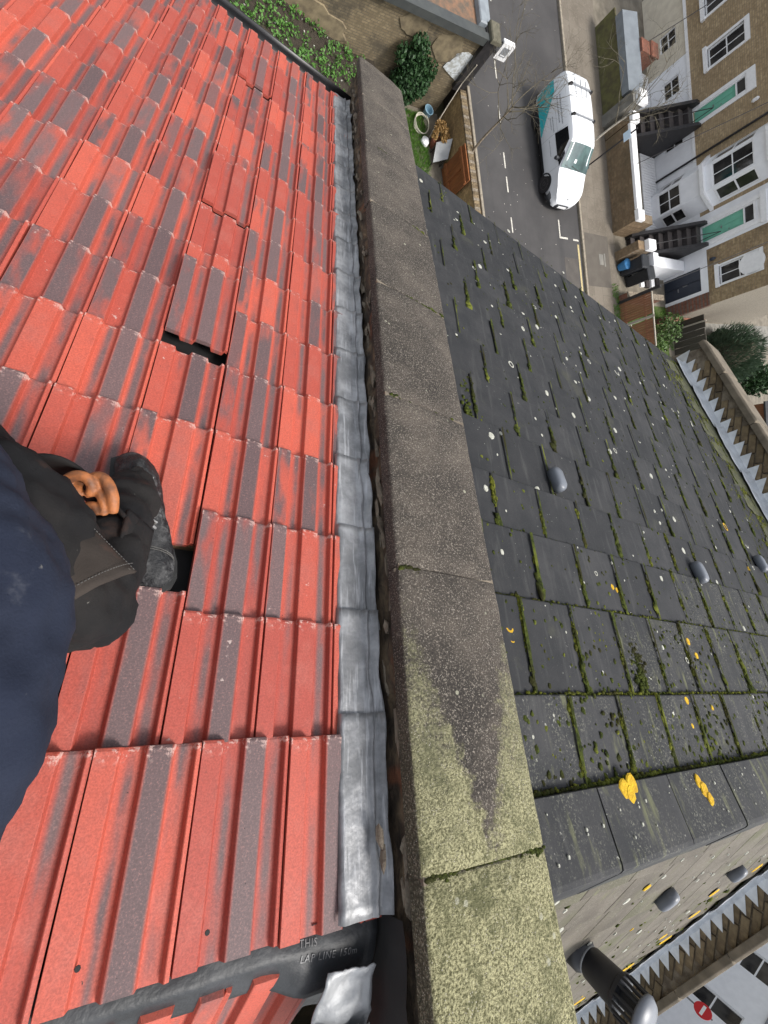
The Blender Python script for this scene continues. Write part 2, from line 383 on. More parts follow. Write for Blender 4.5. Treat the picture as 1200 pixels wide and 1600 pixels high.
M_STEP = plain('dark_stone_step', (.045, .037, .036), (.028, .023, .023), 12, .75, 0, .2)
M_STEP2 = plain('worn_step_nosing', (.085, .072, .068), (.055, .047, .045), 18, .75, 0, .2)
def glassmat():
    t = NT('window_glass'); n1 = t.noise(t.obj, 1.2, 2)
    t.col(t.mix(t.maprange(n1, .4, .65), (.012, .012, .013), (.05, .048, .045))); t.rough(.06); t.spec(.6); return t.m
M_GLASS = glassmat()
M_SCREEN = plain('windscreen_glass', (.10, .16, .155), (.05, .075, .075), 2.0, .08, 0, 0, .8)
M_VGLASS = plain('dark_van_glass', (.008, .009, .01), (.012, .013, .014), 2, .08, 0, 0, .7)
def asphalt():
    t = NT('asphalt'); n1 = t.noise(t.obj, .5, 6, .6); n2 = t.noise(t.obj, 70, 4, .7)
    col = t.mix(t.maprange(n1, .35, .65), (.040, .038, .038), (.058, .055, .054))
    col = t.mix(t.maprange(t.noise(t.mapping(t.obj, (1.6, .07, 1)), 1, 4), .5, .7, 0, .5), col, (.033, .032, .033))
    col = t.mix(t.maprange(n2, .62, .72, 0, .7), col, (.14, .135, .13)); t.col(col); t.rough(.85); t.bump(n2, .3, .01)
    return t.m
M_ASPH = asphalt()
def paving():
    t = NT('pavement_slabs'); x, y, z = t.sep(t.obj)
    b = t.n('ShaderNodeTexBrick'); t.link(t.comb(y, x, 0.0), b.inputs['Vector']); b.inputs['Scale'].default_value = 1.0
    b.inputs['Brick Width'].default_value = .9; b.inputs['Row Height'].default_value = .6; b.inputs['Mortar Size'].default_value = .006
    b.inputs['Color1'].default_value = (.165, .142, .112, 1); b.inputs['Color2'].default_value = (.135, .115, .09, 1); b.inputs['Mortar'].default_value = (.085, .075, .06, 1)
    col = t.mix(t.maprange(t.noise(t.obj, .9, 5, .6), .4, .7, 0, .75), b.outputs['Color'], (.10, .083, .062))
    col = t.mix(t.maprange(t.noise(t.obj, 14, 4), .5, .75, 0, .5), col, (.21, .185, .15))
    t.col(col); t.rough(.9); t.bump(t.noise(t.obj, 60, 4), .25, .01); return t.m
M_PAVE = paving()
M_KERB = plain('granite_kerb', (.30, .26, .20), (.20, .175, .135), 9, .85, 0, .3)
M_LINE = plain('road_paint', (.62, .60, .53), (.36, .34, .30), 16, .8, 0, .2)
M_YLINE = plain('yellow_road_paint', (.50, .42, .22), (.36, .29, .15), 16, .8, 0, .2)
M_SOIL = plain('dark_soil', (.040, .031, .020), (.022, .017, .011), 7, .97, 0, .8, dist=.04)
M_GROUND = plain('rough_ground', (.10, .085, .055), (.055, .055, .028), 1.2, .96, 0, .5, dist=.03)
M_GRASSB = plain('lawn_base', (.06, .10, .018), (.045, .06, .015), 3, .97, 0, .6, dist=.03)
M_CONC = plain('stained_concrete', (.20, .175, .135), (.12, .105, .08), 2.4, .92, 0, .4)
M_GREYC = plain('grey_concrete', (.21, .20, .175), (.14, .135, .12), 3.2, .9, 0, .3)
def leafmat(name, a, b, c):
    t = NT(name); n1 = t.noise(t.obj, 6, 3); n2 = t.noise(t.obj, 60, 2)
    col = t.mix(t.maprange(n2, .35, .65), a, b); col = t.mix(t.maprange(n1, .5, .68, 0, .8), col, c)
    t.col(col); t.rough(.55); t.spec(.35); return t.m
M_IVY = leafmat('ivy_leaves', (.018, .050, .016), (.035, .085, .026), (.012, .034, .010))
M_WEED = leafmat('weed_leaves', (.050, .14, .022), (.095, .21, .038), (.035, .09, .016))
M_GRASS = leafmat('grass_blades', (.07, .19, .02), (.13, .27, .04), (.10, .16, .03))
M_GRASSD = leafmat('dull_shrub_leaves', (.05, .10, .022), (.085, .14, .035), (.035, .06, .015))
M_CONIF = leafmat('conifer_sprays', (.05, .085, .05), (.10, .15, .09), (.03, .05, .028))
M_DRYF = leafmat('dried_flowerheads', (.38, .24, .09), (.28, .16, .055), (.22, .13, .05))
M_BARK = plain('pale_bark', (.26, .21, .15), (.15, .12, .085), 14, .9, 0, .4)
M_BARK2 = plain('grey_green_bark', (.155, .135, .095), (.095, .082, .055), 20, .9, 0, .4)
M_BARK3 = plain('silver_bark', (.55, .50, .42), (.36, .32, .26), 14, .85, 0, .3)
def woodmat(name, a, b):
    t = NT(name); n1 = t.noise(t.mapping(t.obj, (12, 12, 1.2)), 2, 4); 
    col = t.mix(t.maprange(n1, .3, .7), a, b); col = t.mix(t.math('MULTIPLY', t.rnd(), .4), col, tuple(x * .4 for x in a)); t.col(col); t.rough(.85); t.bump(n1, .3, .01); return t.m
M_FENCE = woodmat('red_brown_fence_wood', (.30, .135, .065), (.20, .085, .045))
M_GATE = woodmat('orange_brown_gate_wood', (.30, .105, .03), (.20, .07, .022))
M_DKWOOD = woodmat('dark_sleeper_wood', (.07, .06, .045), (.045, .038, .03))
M_SHED = woodmat('brown_shed_wood', (.21, .085, .035), (.15, .06, .026))
M_PALE = woodmat('pale_batten', (.45, .41, .34), (.35, .31, .25))
M_VANW = plain('white_van_paint', (.74, .76, .78), (.70, .72, .74), 2, .25, 0, 0)
M_TEAL = plain('teal_van_graphic', (.03, .46, .50), (.03, .42, .46), 3, .3, 0, 0)
M_TYRE = plain('tyre_rubber', (.012, .012, .012), (.02, .02, .02), 20, .8, 0, .1)
M_HUB = plain('steel_wheel', (.30, .30, .31), (.2, .2, .21), 9, .4, .5, .05)
M_BUMP = plain('black_bumper_plastic', (.016, .018, .022), (.024, .026, .03), 10, .55, 0, .05)
M_GREY = plain('mid_grey_mark', (.24, .25, .27), (.2, .21, .22), 20, .6, 0, 0)
M_SLATEG = plain('grey_steel_cover', (.21, .235, .255), (.17, .19, .21), 3, .55, .1, .06)
M_HOSE = plain('cream_hose', (.60, .57, .46), (.48, .45, .36), 20, .55, 0, .05)
M_BLUE = plain('blue_plastic', (.05, .22, .46), (.04, .17, .36), 8, .5, 0, .05)
M_PALEB = plain('pale_blue_plastic', (.26, .42, .52), (.2, .33, .42), 8, .5, 0, .05)
M_RED = plain('red_sign_face', (.58, .02, .03), (.54, .018, .028), 5, .4, 0, 0)
M_NAVYCLOTH = None
def cloth(name, a, b, scale, wear):
    t = NT(name); n1 = t.noise(t.obj, 7, 5, .6); fine = t.noise(t.obj, 420, 2)
    col = t.mix(t.maprange(n1, .35, .68), a, b)
    col = t.mix(t.maprange(t.noise(t.obj, 13, 5, .7), .60, .72, 0, .55), col, wear)
    col = t.mix(t.maprange(t.noise(t.obj, 60, 3), .73, .77, 0, .6), col, (.22, .21, .19))
    t.col(col); t.rough(.95); t.spec(.2); t.bump(t.math('ADD', t.math('MULTIPLY', fine, .4), t.noise(t.obj, 30, 4)), .35, .004)
    return t.m
M_NAVYCLOTH = cloth('navy_worn_cotton', (.012, .016, .030), (.020, .025, .042), 7, (.065, .07, .085))
M_TROUSER = cloth('black_work_trouser', (.010, .010, .011), (.018, .0165, .016), 9, (.045, .026, .02))
M_POCKET = cloth('brown_black_reinforced_cloth', (.030, .025, .022), (.044, .036, .031), 9, (.085, .05, .038))
M_STITCH = plain('grey_thread', (.11, .107, .10), (.07, .067, .064), 90, .9, 0, 0)
def bootmat():
    t = NT('scuffed_black_leather'); n1 = t.noise(t.mapping(t.obj, (1, 1, 1)), 34, 7, .75); n2 = t.noise(t.obj, 9, 3)
    col = t.mix(t.math('MULTIPLY', t.maprange(n1, .46, .64), t.maprange(n2, .35, .6, .25, 1.0)), (.013, .0135, .015), (.115, .115, .115))
    t.col(col); t.rough(t.maprange(n1, .4, .6, .5, .8)); t.spec(.35); t.bump(t.math('ADD', n1, t.noise(t.obj, 140, 4)), .6, .005); return t.m
M_BOOT = bootmat()
M_SOLE = plain('black_boot_sole', (.012, .012, .012), (.022, .022, .022), 20, .8, 0, .2)
M_LACE = plain('grey_boot_lace', (.22, .22, .22), (.14, .14, .14), 90, .9, 0, 0)
M_GLOVE = plain('orange_rubber_glove', (.42, .145, .045), (.15, .062, .03), 40, .6, 0, .35, dist=.004)
M_SKIN = plain('skin', (.50, .30, .22), (.44, .25, .18), 12, .6, 0, .05)
M_HAIR = plain('brown_hair', (.05, .033, .02), (.03, .02, .013), 80, .7, 0, .4)
# ================================================================ THE SETTING: ground, street
def struct(name, mats, fn, M=I4, parent=None, **k):
    o = part(name, mats, parent, M, fn, **k)
    if parent is None: o['kind'] = 'structure'
    return o
struct('ground', M_GROUND, lambda m: m.quad((-400, -400, -1.35), (400, -400, -1.35), (400, 400, -1.35), (-400, 400, -1.35)))
struct('road', M_ASPH, lambda m: m.box(12.55, 18.09, -60, 90, -1.3, 0), MUV)
struct('pavement', M_PAVE, lambda m: m.box(18.21, 20.4, -24, 90, -1.3, .10), MUV)
struct('side_street', M_ASPH, lambda m: (m.box(18.09, 60, -30.5, -24, -1.3, -.004), m.box(-40, 12.55, -30.5, -24, -1.3, -.004)), MUV)
struct('front_yard_ground', M_CONC, lambda m: (m.box(20.4, 24.6, 5.6, 90, -1.3, .02), m.box(24.6, 60, -24, 90, -1.3, .012)), MUV)
struct('side_garden_ground', M_GRASSB, lambda m: m.box(20.4, 24.6, -24, 5.6, -1.3, .016), MUV)
struct('weed_garden_soil', M_SOIL, lambda m: m.grid(lambda a, b: (1.5 + a * 7.3, 7.0 + b * 5.55, -.22 + .04 * mnoise.noise((a * 14, b * 11, 1)) + min(1.1, .286 * max(0, 8.02 - 1.5 - a * 7.3))), 36, 28), MUV, smooth=True)
struct('yard_ground', M_CONC, lambda m: m.grid(lambda a, b: (8.75 + a * 3.3, 6.0 + b * 6.5, -1.22 + .03 * mnoise.noise((a * 9, b * 9, 4))), 14, 26), MUV, smooth=True)
def kerbs(name, v0, v1, u0, u1, z):
    u = u0; k = 0; root = None
    me = None
    while u < u1:
        L = .9
        m = MB(); m.bbox(v0, v1, u + .004, u + L - .004, -1.0, z, .015)
        o = m.build('kerb', M_KERB, None if root is None else root, MUV if root is None else I4)
        if root is None:
            root = o; o['kind'] = 'structure'
        else:
            o.name = 'kerb_stone'
        u += L
kerbs('kerb', 18.09, 18.21, 3.6, 19.5, .105)
kerbs('kerb', 12.43, 12.55, 5.4, 12.5, .06)
# painted markings
def mark(name, mt, quads):
    struct(name, mt, lambda m: [m.box(a, b, c, d, .002, .006) for a, b, c, d in quads], MUV)
for i, (u0, u1) in enumerate(((7.9, 8.45), (9.35, 9.9), (10.2, 10.75), (11.75, 12.35), (13.3, 13.9), (14.6, 15.1), (15.9, 16.5), (17.3, 17.8))):
    mark('road_dash', M_LINE, [(13.92 + .05 * (i > 3) * (i - 3) * 1.6, 13.98 + .05 * (i > 3) * (i - 3) * 1.6, u0, u1)])
mark('parking_bay_line', M_LINE, [(16.72, 16.79, 8.1, 8.75), (16.72, 17.25, 8.03, 8.1), (17.6, 17.95, 8.03, 8.1)])
mark('yellow_line', M_YLINE, [(17.84, 17.95, 3.6, 7.9)])
struct('road_patch', plain('paler_asphalt_patch', (.085, .076, .066), (.065, .058, .052), 3, .9, 0, .3), lambda m: m.box(16.9, 17.75, 5.9, 7.3, .001, .0045), MUV)
struct('pavement_patch', plain('darker_pavement_patch', (.10, .088, .072), (.085, .073, .06), 3, .9, 0, .3), lambda m: m.box(18.25, 19.9, 6.2, 8.4, .098, .104), MUV)
struct('drain_cover', M_GREYC, lambda m: (m.box(19.15, 19.45, 7.15, 7.6, .1, .109), m.box(19.5, 19.6, 7.1, 7.65, .1, .112)), MUV)
# litter specks on the road
def specks(m):
    rs = random.Random(3)
    for i in range(70):
        v_, u_ = rs.uniform(12.8, 17.9), rs.uniform(5, 18); z = .001
        m.blob((v_, u_, z), rs.uniform(.006, .022), rs.uniform(.006, .022), .008)
o = part('road_litter', M_LINE, None, MUV, specks); tag(o, 'pale specks of litter and leaf scattered over the dark road', 'litter', kind='stuff')

# ================================================================ RED ROOF HOUSE
TW, TL, TG, T0 = .191, .36, .269, .025
def prof(f):
    pts = ((0, 1), (.222, 1), (.25, 0), (.438, 0), (.468, 1), (.715, 1), (.742, 0), (.918, 0), (.945, .95), (1, .95))
    for (a, ha), (b, hb) in zip(pts, pts[1:]):
        if a <= f <= b: return ha + (hb - ha) * (f - a) / (b - a)
    return pts[-1][1]
FS = [0, .012, .215, .224, .248, .256, .432, .44, .466, .475, .708, .717, .74, .748, .912, .92, .943, .952, 1]
tile_meshes = {}
def tile_mesh(fmin=0.0, fmax=1.0, L=TL, flip=False):
    key = (round(fmin, 3), round(fmax, 3), L)
    if key in tile_meshes: return tile_meshes[key]
    fs = [f for f in FS if fmin < f < fmax]; fs = [fmin] + fs + [fmax]
    m = MB(); rows = ((0, 0, 0), (L - .007, 0, 0), (L - .001, -.003, 0), (L, -.013, 0), (L - .004, -.016, 1))
    vs = []
    def hh(y): return -.010 + .024 * y / L
    hrows = [(.0, -.014), (0, 0), (L - .007, 0), (L - .0015, -.0025), (L, -.0115), (L - .01, -.014)]
    gap = .0017
    for y, dz in hrows:
        for f in fs:
            x = f * TW
            if f == 0: x += gap
            if f == 1: x -= gap
            drop = -.003 if f in (0, 1) else 0
            hump = .0165 * prof(f) - (.0018 if f in (.012, .215, .475, .708, .952) else 0) * 0
            vs.append((x, y, hh(y) + hump + dz + drop))
    n = len(fs); fcs = []
    for r_ in range(len(hrows) - 1):
        for i in range(n - 1):
            fcs.append((r_ * n + i, r_ * n + i + 1, (r_ + 1) * n + i + 1, (r_ + 1) * n + i))
    # side skirts
    for side in (0, n - 1):
        b = len(vs); x = vs[n + side][0]
        vs += [(x, 0, hh(0) - .012), (x, L - .008, hh(L) - .012)]
        fcs.append((n + side, 2 * n + side, b + 1, b) if side == 0 else (b, b + 1, 2 * n + side, n + side))
    m.add(vs, fcs); me = m.mesh('roof_tile', M_TILE)
    tile_meshes[key] = me; return me
XW = .655                                   # inner face of the party wall
house = thing('tiled_roof_house', 'house under the red interlocking tile roof, ridge open and tiles stripped', 'house', (-.8, 1.3, -1.3))
def red_house_walls(m):
    m.box(-2.05, XW, AP.y - 2.6, rpt(0, 3.85).y, -1.3, rpt(0, 4.0).z - .2)
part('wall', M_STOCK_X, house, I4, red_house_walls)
def red_deck(m):
    m.box(-2.1, XW + .02, RS + .01, 4.0, -.09, -.055)
part('roof_underlay', M_DECK, house, MR, red_deck)
part('roof_underlay', M_DECK, house, MF, lambda m: m.box(-XW - .02, 2.1, .01, 3.4, -.09, -.055))
rng = random.Random(11)
SLIP = {(5, 0): .155, (8, 0): .135, (13, 0): .155}
def bond(k): return .014 if k <= 0 else .125
for k in range(0, 16):
    tail = T0 + TG * k
    X0 = bond(k) - TW * 12
    col = -12
    while X0 < .62:
        if X0 + TW > -2.05:
            key = None
            c_i = round((X0 - (.125 - TW)) / TW)
            if not (k == 2 and abs(X0 - (.125 - TW)) < .01):
                fmax = min(1.0, (.628 - X0) / TW)
                if fmax > .1:
                    fmax = 1.0 if fmax > .98 else round(fmax, 3)
                    sh = 0; hz = 0; rz = rng.uniform(-.006, .006)
                    if k > 0 and abs(X0 - (.125 - TW)) < .01 and (k, 0) in SLIP:
                        sh = SLIP[(k, 0)]; hz = .018; rz = .012
                    if k > 0 and abs(X0 - (.125 - TW)) < .01 and (k - 1, 0) in SLIP: hz = -.004
                    ds = rng.uniform(-.004, .004)
                    if k == 1 and abs(X0 - (.125 - TW)) < .01: sh = .045
                    Mt = MR @ Matrix.Translation((X0, tail - TL + ds + sh, hz + rng.uniform(-.0015, .0015))) @ Matrix.Rotation(rz, 4, 'Z') @ Matrix.Rotation(rng.uniform(-.006, .006), 4, 'Y')
                    link_copy(tile_mesh(0, fmax), 'roof_tile', house, Mt)
        X0 += TW
# far slope tiles: top two courses seen below the open ridge
for k in range(0, 3):
    tail = .405 + TG * k
    X0 = -XW + .03 - .07
    while X0 < 1.9:
        if X0 + TW > -.53 + (.02 if k == 0 else 0):
            fmin = max(0.0, round((-.545 - X0) / TW, 3))
            if fmin < .9:
                link_copy(tile_mesh(fmin, 1.0), 'roof_tile', house, MF @ Matrix.Translation((X0, tail - TL, rng.uniform(-.0015, .0015))) @ Matrix.Rotation(rng.uniform(-.006, .006), 4, 'Z'))
        X0 += TW
part('tile_rest', M_TILE, house, MF, lambda m: m.grid(lambda a, b: (-.54 + a * 2.5, 1.25 + b * 2.0, -.005 + .0165 * prof((a * 13.1) % 1.0) - .018 * ((b * 7.4) % 1.0) + .012), 160, 60))['kind'] = 'stuff'
# nail holes: small dark pits at the heads of the top course
for X_, s_h in ((.062, -.285), (.258, -.283), (.500, -.30)):
    part('nail_hole', M_DECK, house, MR, lambda m: m.lathe([(.0045, -.001), (.0045, .0012), (.003, .0012)], 8, (X_, s_h, .0082)))
# battens
for k in range(0, 16):
    s0 = T0 + TG * k - TL + .005
    part('batten', M_BATTEN if k != 2 else M_DECK, house, MR, lambda m: m.box(-2.05, .62, s0, s0 + .03, -.055, -.03))
# ridge underlay roll, folded over the open ridge
def memb_drop(X, s):
    k_ = .95 - .55 * min(1, max(0, (X - .38) / .10))
    return max(0, RS - s) * k_
def memb(a, b):
    X = -2.05 + a * 2.68; e_ = min(1, max(0, (X - .38) / .10)); s0_ = -.41 - .03 * e_ * e_ * (3 - 2 * e_); s = s0_ + b * (-.295 - s0_)
    wav = .010 * mnoise.noise((X * 5, s * 9, 0)) + .004 * mnoise.noise((X * 17, s * 21, 3))
    sag = -.075 + .062 * (b ** 1.3) if False else 0
    hh = -.028 + .012 * math.sin(b * PI) + wav
    return (X, s, hh - memb_drop(X, s))
mb_ = part('ridge_underlay', M_MEMB, house, MR, lambda m: m.grid(memb, 140, 18), smooth=True)
mb_.modifiers.new('solid', 'SOLIDIFY').thickness = .003
def ridge_flap(a, b):
    X = .47 + a * .22; t = -.02 + b * .55
    return (-X, t, -.04 + .01 * mnoise.noise((X * 12, t * 9, 2)) + .03 * (1 - b) * 0)
part('side_underlay', M_MEMB, house, MF, lambda m: m.grid(ridge_flap, 14, 20), smooth=True)
part('void_shade_sheet', M_DECK, house, MR, lambda m: m.grid(lambda a, b: (XW - .016 + .006 * mnoise.noise((a * 9, b * 5, 1)), -.33 - a * .5, -.16 + b * (.235 - .06 * a * 0 + .02 * mnoise.noise((a * 6, 0, 3)))), 20, 8), smooth=True)  # added black sheet over the wall, standing in for the void's deep shade
# print on the underlay
def text_mesh(body, size):
    cu = bpy.data.curves.new('print', 'FONT'); cu.body = body; cu.size = size; cu.space_character = 1.15; cu.resolution_u = 2
    ob = bpy.data.objects.new('print', cu); C.objects.link(ob)
    me = bpy.data.meshes.new_from_object(ob.evaluated_get(bpy.context.evaluated_depsgraph_get())); bpy.data.objects.remove(ob); return me
for body, X, s in (('THIS', .448, -.352), ('LAP LINE 150m', .452, -.376)):
    me = text_mesh(body, .0175); me.materials.clear(); me.materials.append(M_PRINT)
    o = bpy.data.objects.new('printed_text', me); C.objects.link(o)
    for v_ in me.vertices:
        x_, y_ = X + v_.co.x + .10 * v_.co.y, s + v_.co.y - .10 * v_.co.x
        s0_ = -.44; b_ = (y_ - s0_) / (-.295 - s0_)
        v_.co = (x_, y_, -.028 + .012 * math.sin(b_ * PI) + .010 * mnoise.noise((x_ * 5, y_ * 9, 0)) + .004 * mnoise.noise((x_ * 17, y_ * 21, 3)) - memb_drop(x_, y_) + .0022)
    place(o, house, MR)
# gutter along the eave
def gutter(m):
    rings = []
    for i, X in enumerate((-2.1, -1, 0, .68)):
        ring = []
        for k in range(9):
            th = PI + PI * k / 8; P = rpt(X, 4.06 + .03, -.05); ring.append((X, P.y + .075 + .085 * math.cos(th), P.z + .005 + .08 * math.sin(th)))
        for k in range(9):
            th = 2 * PI - PI * k / 8; P = rpt(X, 4.06 + .03, -.05); ring.append((X, P.y + .075 + .075 * math.cos(th), P.z + .008 + .072 * math.sin(th)))
        rings.append(ring)
    m.loft(rings)
part('gutter', M_GUTTER, house, I4, gutter, smooth=True)
part('fascia', M_BLACK, house, I4, lambda m: m.box(-2.1, .66, rpt(0, 4.0).y - .02, rpt(0, 4.0).y + .02, rpt(0, 4.0).z - .3, rpt(0, 4.0).z - .06))

# ================================================================ PARTY WALL with coping and lead flashing
pw = thing('party_wall', 'raised brick party wall with weathered stone coping between red roof and dark roof', 'wall', (.84, 1.5, -1.3))
CE = 4.5
def ht(s): return .145 + .012 * s if s > 0 else .145
part('wall_core', M_PWALL, pw, I4, lambda m: m.add(
    [(x, p.y, z) for x in (XW + .02, 1.0) for p, z in ((rpt(0, -.8, -.1), -1.3), (rpt(0, CE - .05), -1.3), (rpt(0, CE - .05, ht(CE) - .06), rpt(0, CE - .05, ht(CE) - .06).z), (rpt(0, -.8, ht(-.8) - .06), rpt(0, -.8, ht(-.8) - .06).z))],
    [(0, 1, 2, 3), (7, 6, 5, 4), (0, 4, 5, 1), (1, 5, 6, 2), (2, 6, 7, 3), (3, 7, 4, 0)]))
def wallface(a, b):
    s = -.8 + a * (CE - .05 + .8); top = ht(s) - .048; h = -.12 + b * (top + .12)
    q = mnoise.noise((s * 7, h * 16, 0)) * .016 + mnoise.noise((s * 24, h * 40, 5)) * .008
    return (XW + .012 + q - .006 * (b < .75), s, h)
part('rough_face', M_PWALL, pw, MR, lambda m: m.grid(lambda a, b: wallface(1 - a, b), 300, 12), smooth=True)
# coping stones
joints = [-1.05, -.255, .44, 1.11, 1.775, 2.45, 3.12, 3.80, CE]
for j0, j1 in zip(joints, joints[1:]):
    n = max(6, int((j1 - j0) * 22)); rg = random.Random(int(j0 * 100)); dx = rg.uniform(-.004, .004); dh = rg.uniform(-.003, .003)
    def sec(s, endq):
        h1 = ht(s) + dh; h0 = h1 - .052
        e = .004 * endq
        pr = [(.648, h0), (.647, h1 - .012), (.651, h1 - .004), (.660, h1), (.75, h1 + .006), (.84, h1 + .008), (.93, h1 + .006), (1.022, h1), (1.031, h1 - .004), (1.035, h1 - .012), (1.034, h0)]
        out = []
        for i, (x, h) in enumerate(pr):
            q = mnoise.noise((x * 25, s * 25, 3)) * .0022
            out.append((x + dx + (mnoise.noise((s * 18, i, 9)) * .0035 if i in (1, 2, 3, 7, 8, 9) else 0), s, h + q - (e if 0 < i < 10 else 0)))
        return out
    m = MB(); ss = [j0 + .0015] + [j0 + .007] + [j0 + (j1 - j0) * i / n for i in range(1, n)] + [j1 - .007] + [j1 - .0015]
    m.loft([sec(s, 1 if i in (0, len(ss) - 1) else 0) for i, s in enumerate(ss)])
    m.build('coping_stone', M_COPE, pw, MR, auto=50)
part('coping_joint_mortar', M_MORT, pw, MR, lambda m: [m.box(.652, 1.028, j - .01, j + .01, ht(j) - .05, ht(j) - .001) for j in joints[1:-1]])
# moss in the coping joints
def cmoss(m):
    rg = random.Random(5)
    for j, a, b, cnt, sz in ((-.255, .66, 1.03, 150, .0062), (1.775, .80, 1.03, 34, .010), (1.11, .66, .98, 12, .009), (.44, .655, .72, 12, .011), (2.45, .9, 1.0, 12, .01), (3.12, .7, .8, 10, .012)):
        for i in range(cnt):
            q = rg.uniform(.5, 1.2); m.blob((rg.uniform(a, b), j + rg.gauss(0, .005), ht(j) + .001), sz * q, sz * q * .7, sz * q * .55)
o = part('coping_moss', M_MOSS, pw, MR, cmoss, smooth=True); o['kind'] = 'stuff'
# lead flashing pieces, lapped down the slope
laps = [-.325] + [T0 + .02 + TG * k for k in range(0, 15)] + [4.04]
for i, (a0, a1) in enumerate(zip(laps, laps[1:])):
    rg = random.Random(i + 40); j1 = rg.uniform(-.006, .006); j2 = rg.uniform(-.004, .006)
    def lf(a, b):
        s = a0 - .03 + b * (a1 - a0 + .055) if i else a0 + b * (a1 - a0 + .025)
        X = .518 + j1 * .5 + a * .120 + .004 * mnoise.noise((s * 6, i, a * 0))
        base = .024 + .009 * (b if i else .5 + .5 * b) + .006 * mnoise.noise((X * 22, s * 16, i))
        if a > .66: base += .010 * math.sin(min(1, (a - .66) / .14) * PI)      # rounded fold
        if a > .82: base += (a - .82) * .10 + j2 * (a - .82)
        if a < .06: base -= (.06 - a) * .22
        if a > .7: X += .012 * mnoise.noise((s * 9, 7, i))
        return (X, s, base)
    o = part('lead_flashing', M_LEAD, pw, MR, lambda m: m.grid(lf, 22, 16), smooth=True)
    o.modifiers.new('solid', 'SOLIDIFY').thickness = .0025
# loose mortar lumps between lead and wall
def lumps(m):
    rg = random.Random(9)
    for i in range(70):
        s = rg.uniform(-.33, 4.2); m.blob((XW + .004 + rg.uniform(-.004, .008), s, rg.uniform(.03, .085)), rg.uniform(.005, .013), rg.uniform(.02, .06), rg.uniform(.005, .014), jit=.5, rot=rg.uniform(-.1, .1))
    for X, s, a in ((.60, -.185, .2), (.606, -.225, -.1)):
        m.blob((X, s, .062), .009, .026, .012, rot=a, jit=.35)
o = part('mortar_lump', M_MORT, pw, MR, lumps); o['kind'] = 'stuff'
# two folded offcuts of lead by the open ridge
def offcut(name, mt, pts, label, cc, M=MR):
    m = MB(); n = 12
    def fn(a, b):
        p = (Vector(pts[0]) * (1 - a) + Vector(pts[1]) * a) * (1 - b) + (Vector(pts[3]) * (1 - a) + Vector(pts[2]) * a) * b
        p = p.copy(); p.z += .014 * mnoise.noise((a * 3, b * 3, cc)) + .006 * mnoise.noise((a * 9, b * 9, cc + 2)); p.x += .006 * mnoise.noise((0, b * 6, cc)) * (a > .9 or a < .1); p.y += .006 * mnoise.noise((a * 6, 0, cc)) * (b > .9 or b < .1)
        return p
    m.grid(fn, 14, 14); o = m.build(name, mt, None, M, smooth=True); o.modifiers.new('solid', 'SOLIDIFY').thickness = .0025
    tag(o, label, 'lead sheet', 'lead offcuts at the open ridge'); return o
offcut('lead_offcut', M_LEADN, [(.462, -.530, -.055), (.602, -.530, -.04), (.609, -.405, .010), (.500, -.392, .010)], 'folded silver lead offcut with a bent edge on the open ridge membrane', 1)
offcut('lead_offcut', plain('pale_oxidised_lead', (.55, .545, .51), (.40, .395, .37), 9, .6, .1, .3), [(.490, -.640, -.105), (.600, -.635, -.09), (.602, -.492, -.012), (.475, -.482, -.014)], 'pale matt lead offcut lying over the folded silver piece', 4)
# ================================================================ DARK SLATE-TILED HOUSE
gh = thing('slate_roof_house', 'end house under the mossy dark grey flat tile roof with lichen spots', 'house', (3.2, 1.3, -1.3))
GX = 5.4
def g_walls(m):
    m.box(1.0, GX, AP.y - 3.9, rpt(0, 3.8).y, -1.3, rpt(0, 3.9).z - .25)
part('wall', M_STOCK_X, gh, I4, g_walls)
part('roof_deck', M_DECK, gh, MR, lambda m: m.box(1.0, GX + .02, RS + .01, 3.9, -.10, -.028))
part('roof_deck', M_DECK, gh, MF, lambda m: m.box(-GX - .02, -1.0, .01, 4.6, -.10, -.028))
SW = .305
def slate_mesh(w_, L=.42, mt=None):
    mt = mt or M_SLATE
    m = MB(); g_ = .0025; n = 3
    def hh(y): return -.012 + .024 * y / L
    xs = [g_, g_ + .004] + [w_ * .5] + [w_ - g_ - .004, w_ - g_]
    rows = [(0, 0), (L - .006, 0), (L - .001, -.003), (L, -.013)]
    vs = []
    for y, dz in rows:
        for i, x in enumerate(xs): vs.append((x, y, hh(y) + dz - (.003 if i in (0, 4) else 0)))
    b = len(vs); vs += [(xs[0], 0, -.024), (xs[0], L, -.004), (xs[4], 0, -.024), (xs[4], L, -.004)]
    fs = []
    for r_ in range(3):
        for i in range(4): fs.append((r_ * 5 + i, r_ * 5 + i + 1, r_ * 5 + 6 + i, r_ * 5 + 5 + i))
    fs += [(0, 5, 10, 15, b + 1, b), (4, b + 2, b + 3, 19, 14, 9)]
    m.add(vs, fs); return m.mesh('slate', mt)
full = slate_mesh(SW); full2 = slate_mesh(SW, mt=M_SLATE2); full3 = slate_mesh(SW, mt=M_SLATE3); full3s = slate_mesh(SW, .29, M_SLATE3)
tails = [.112, .465, .78, 1.056] + [1.056 + .3205 * i for i in range(1, 10)]
rg = random.Random(21); joints_near = []
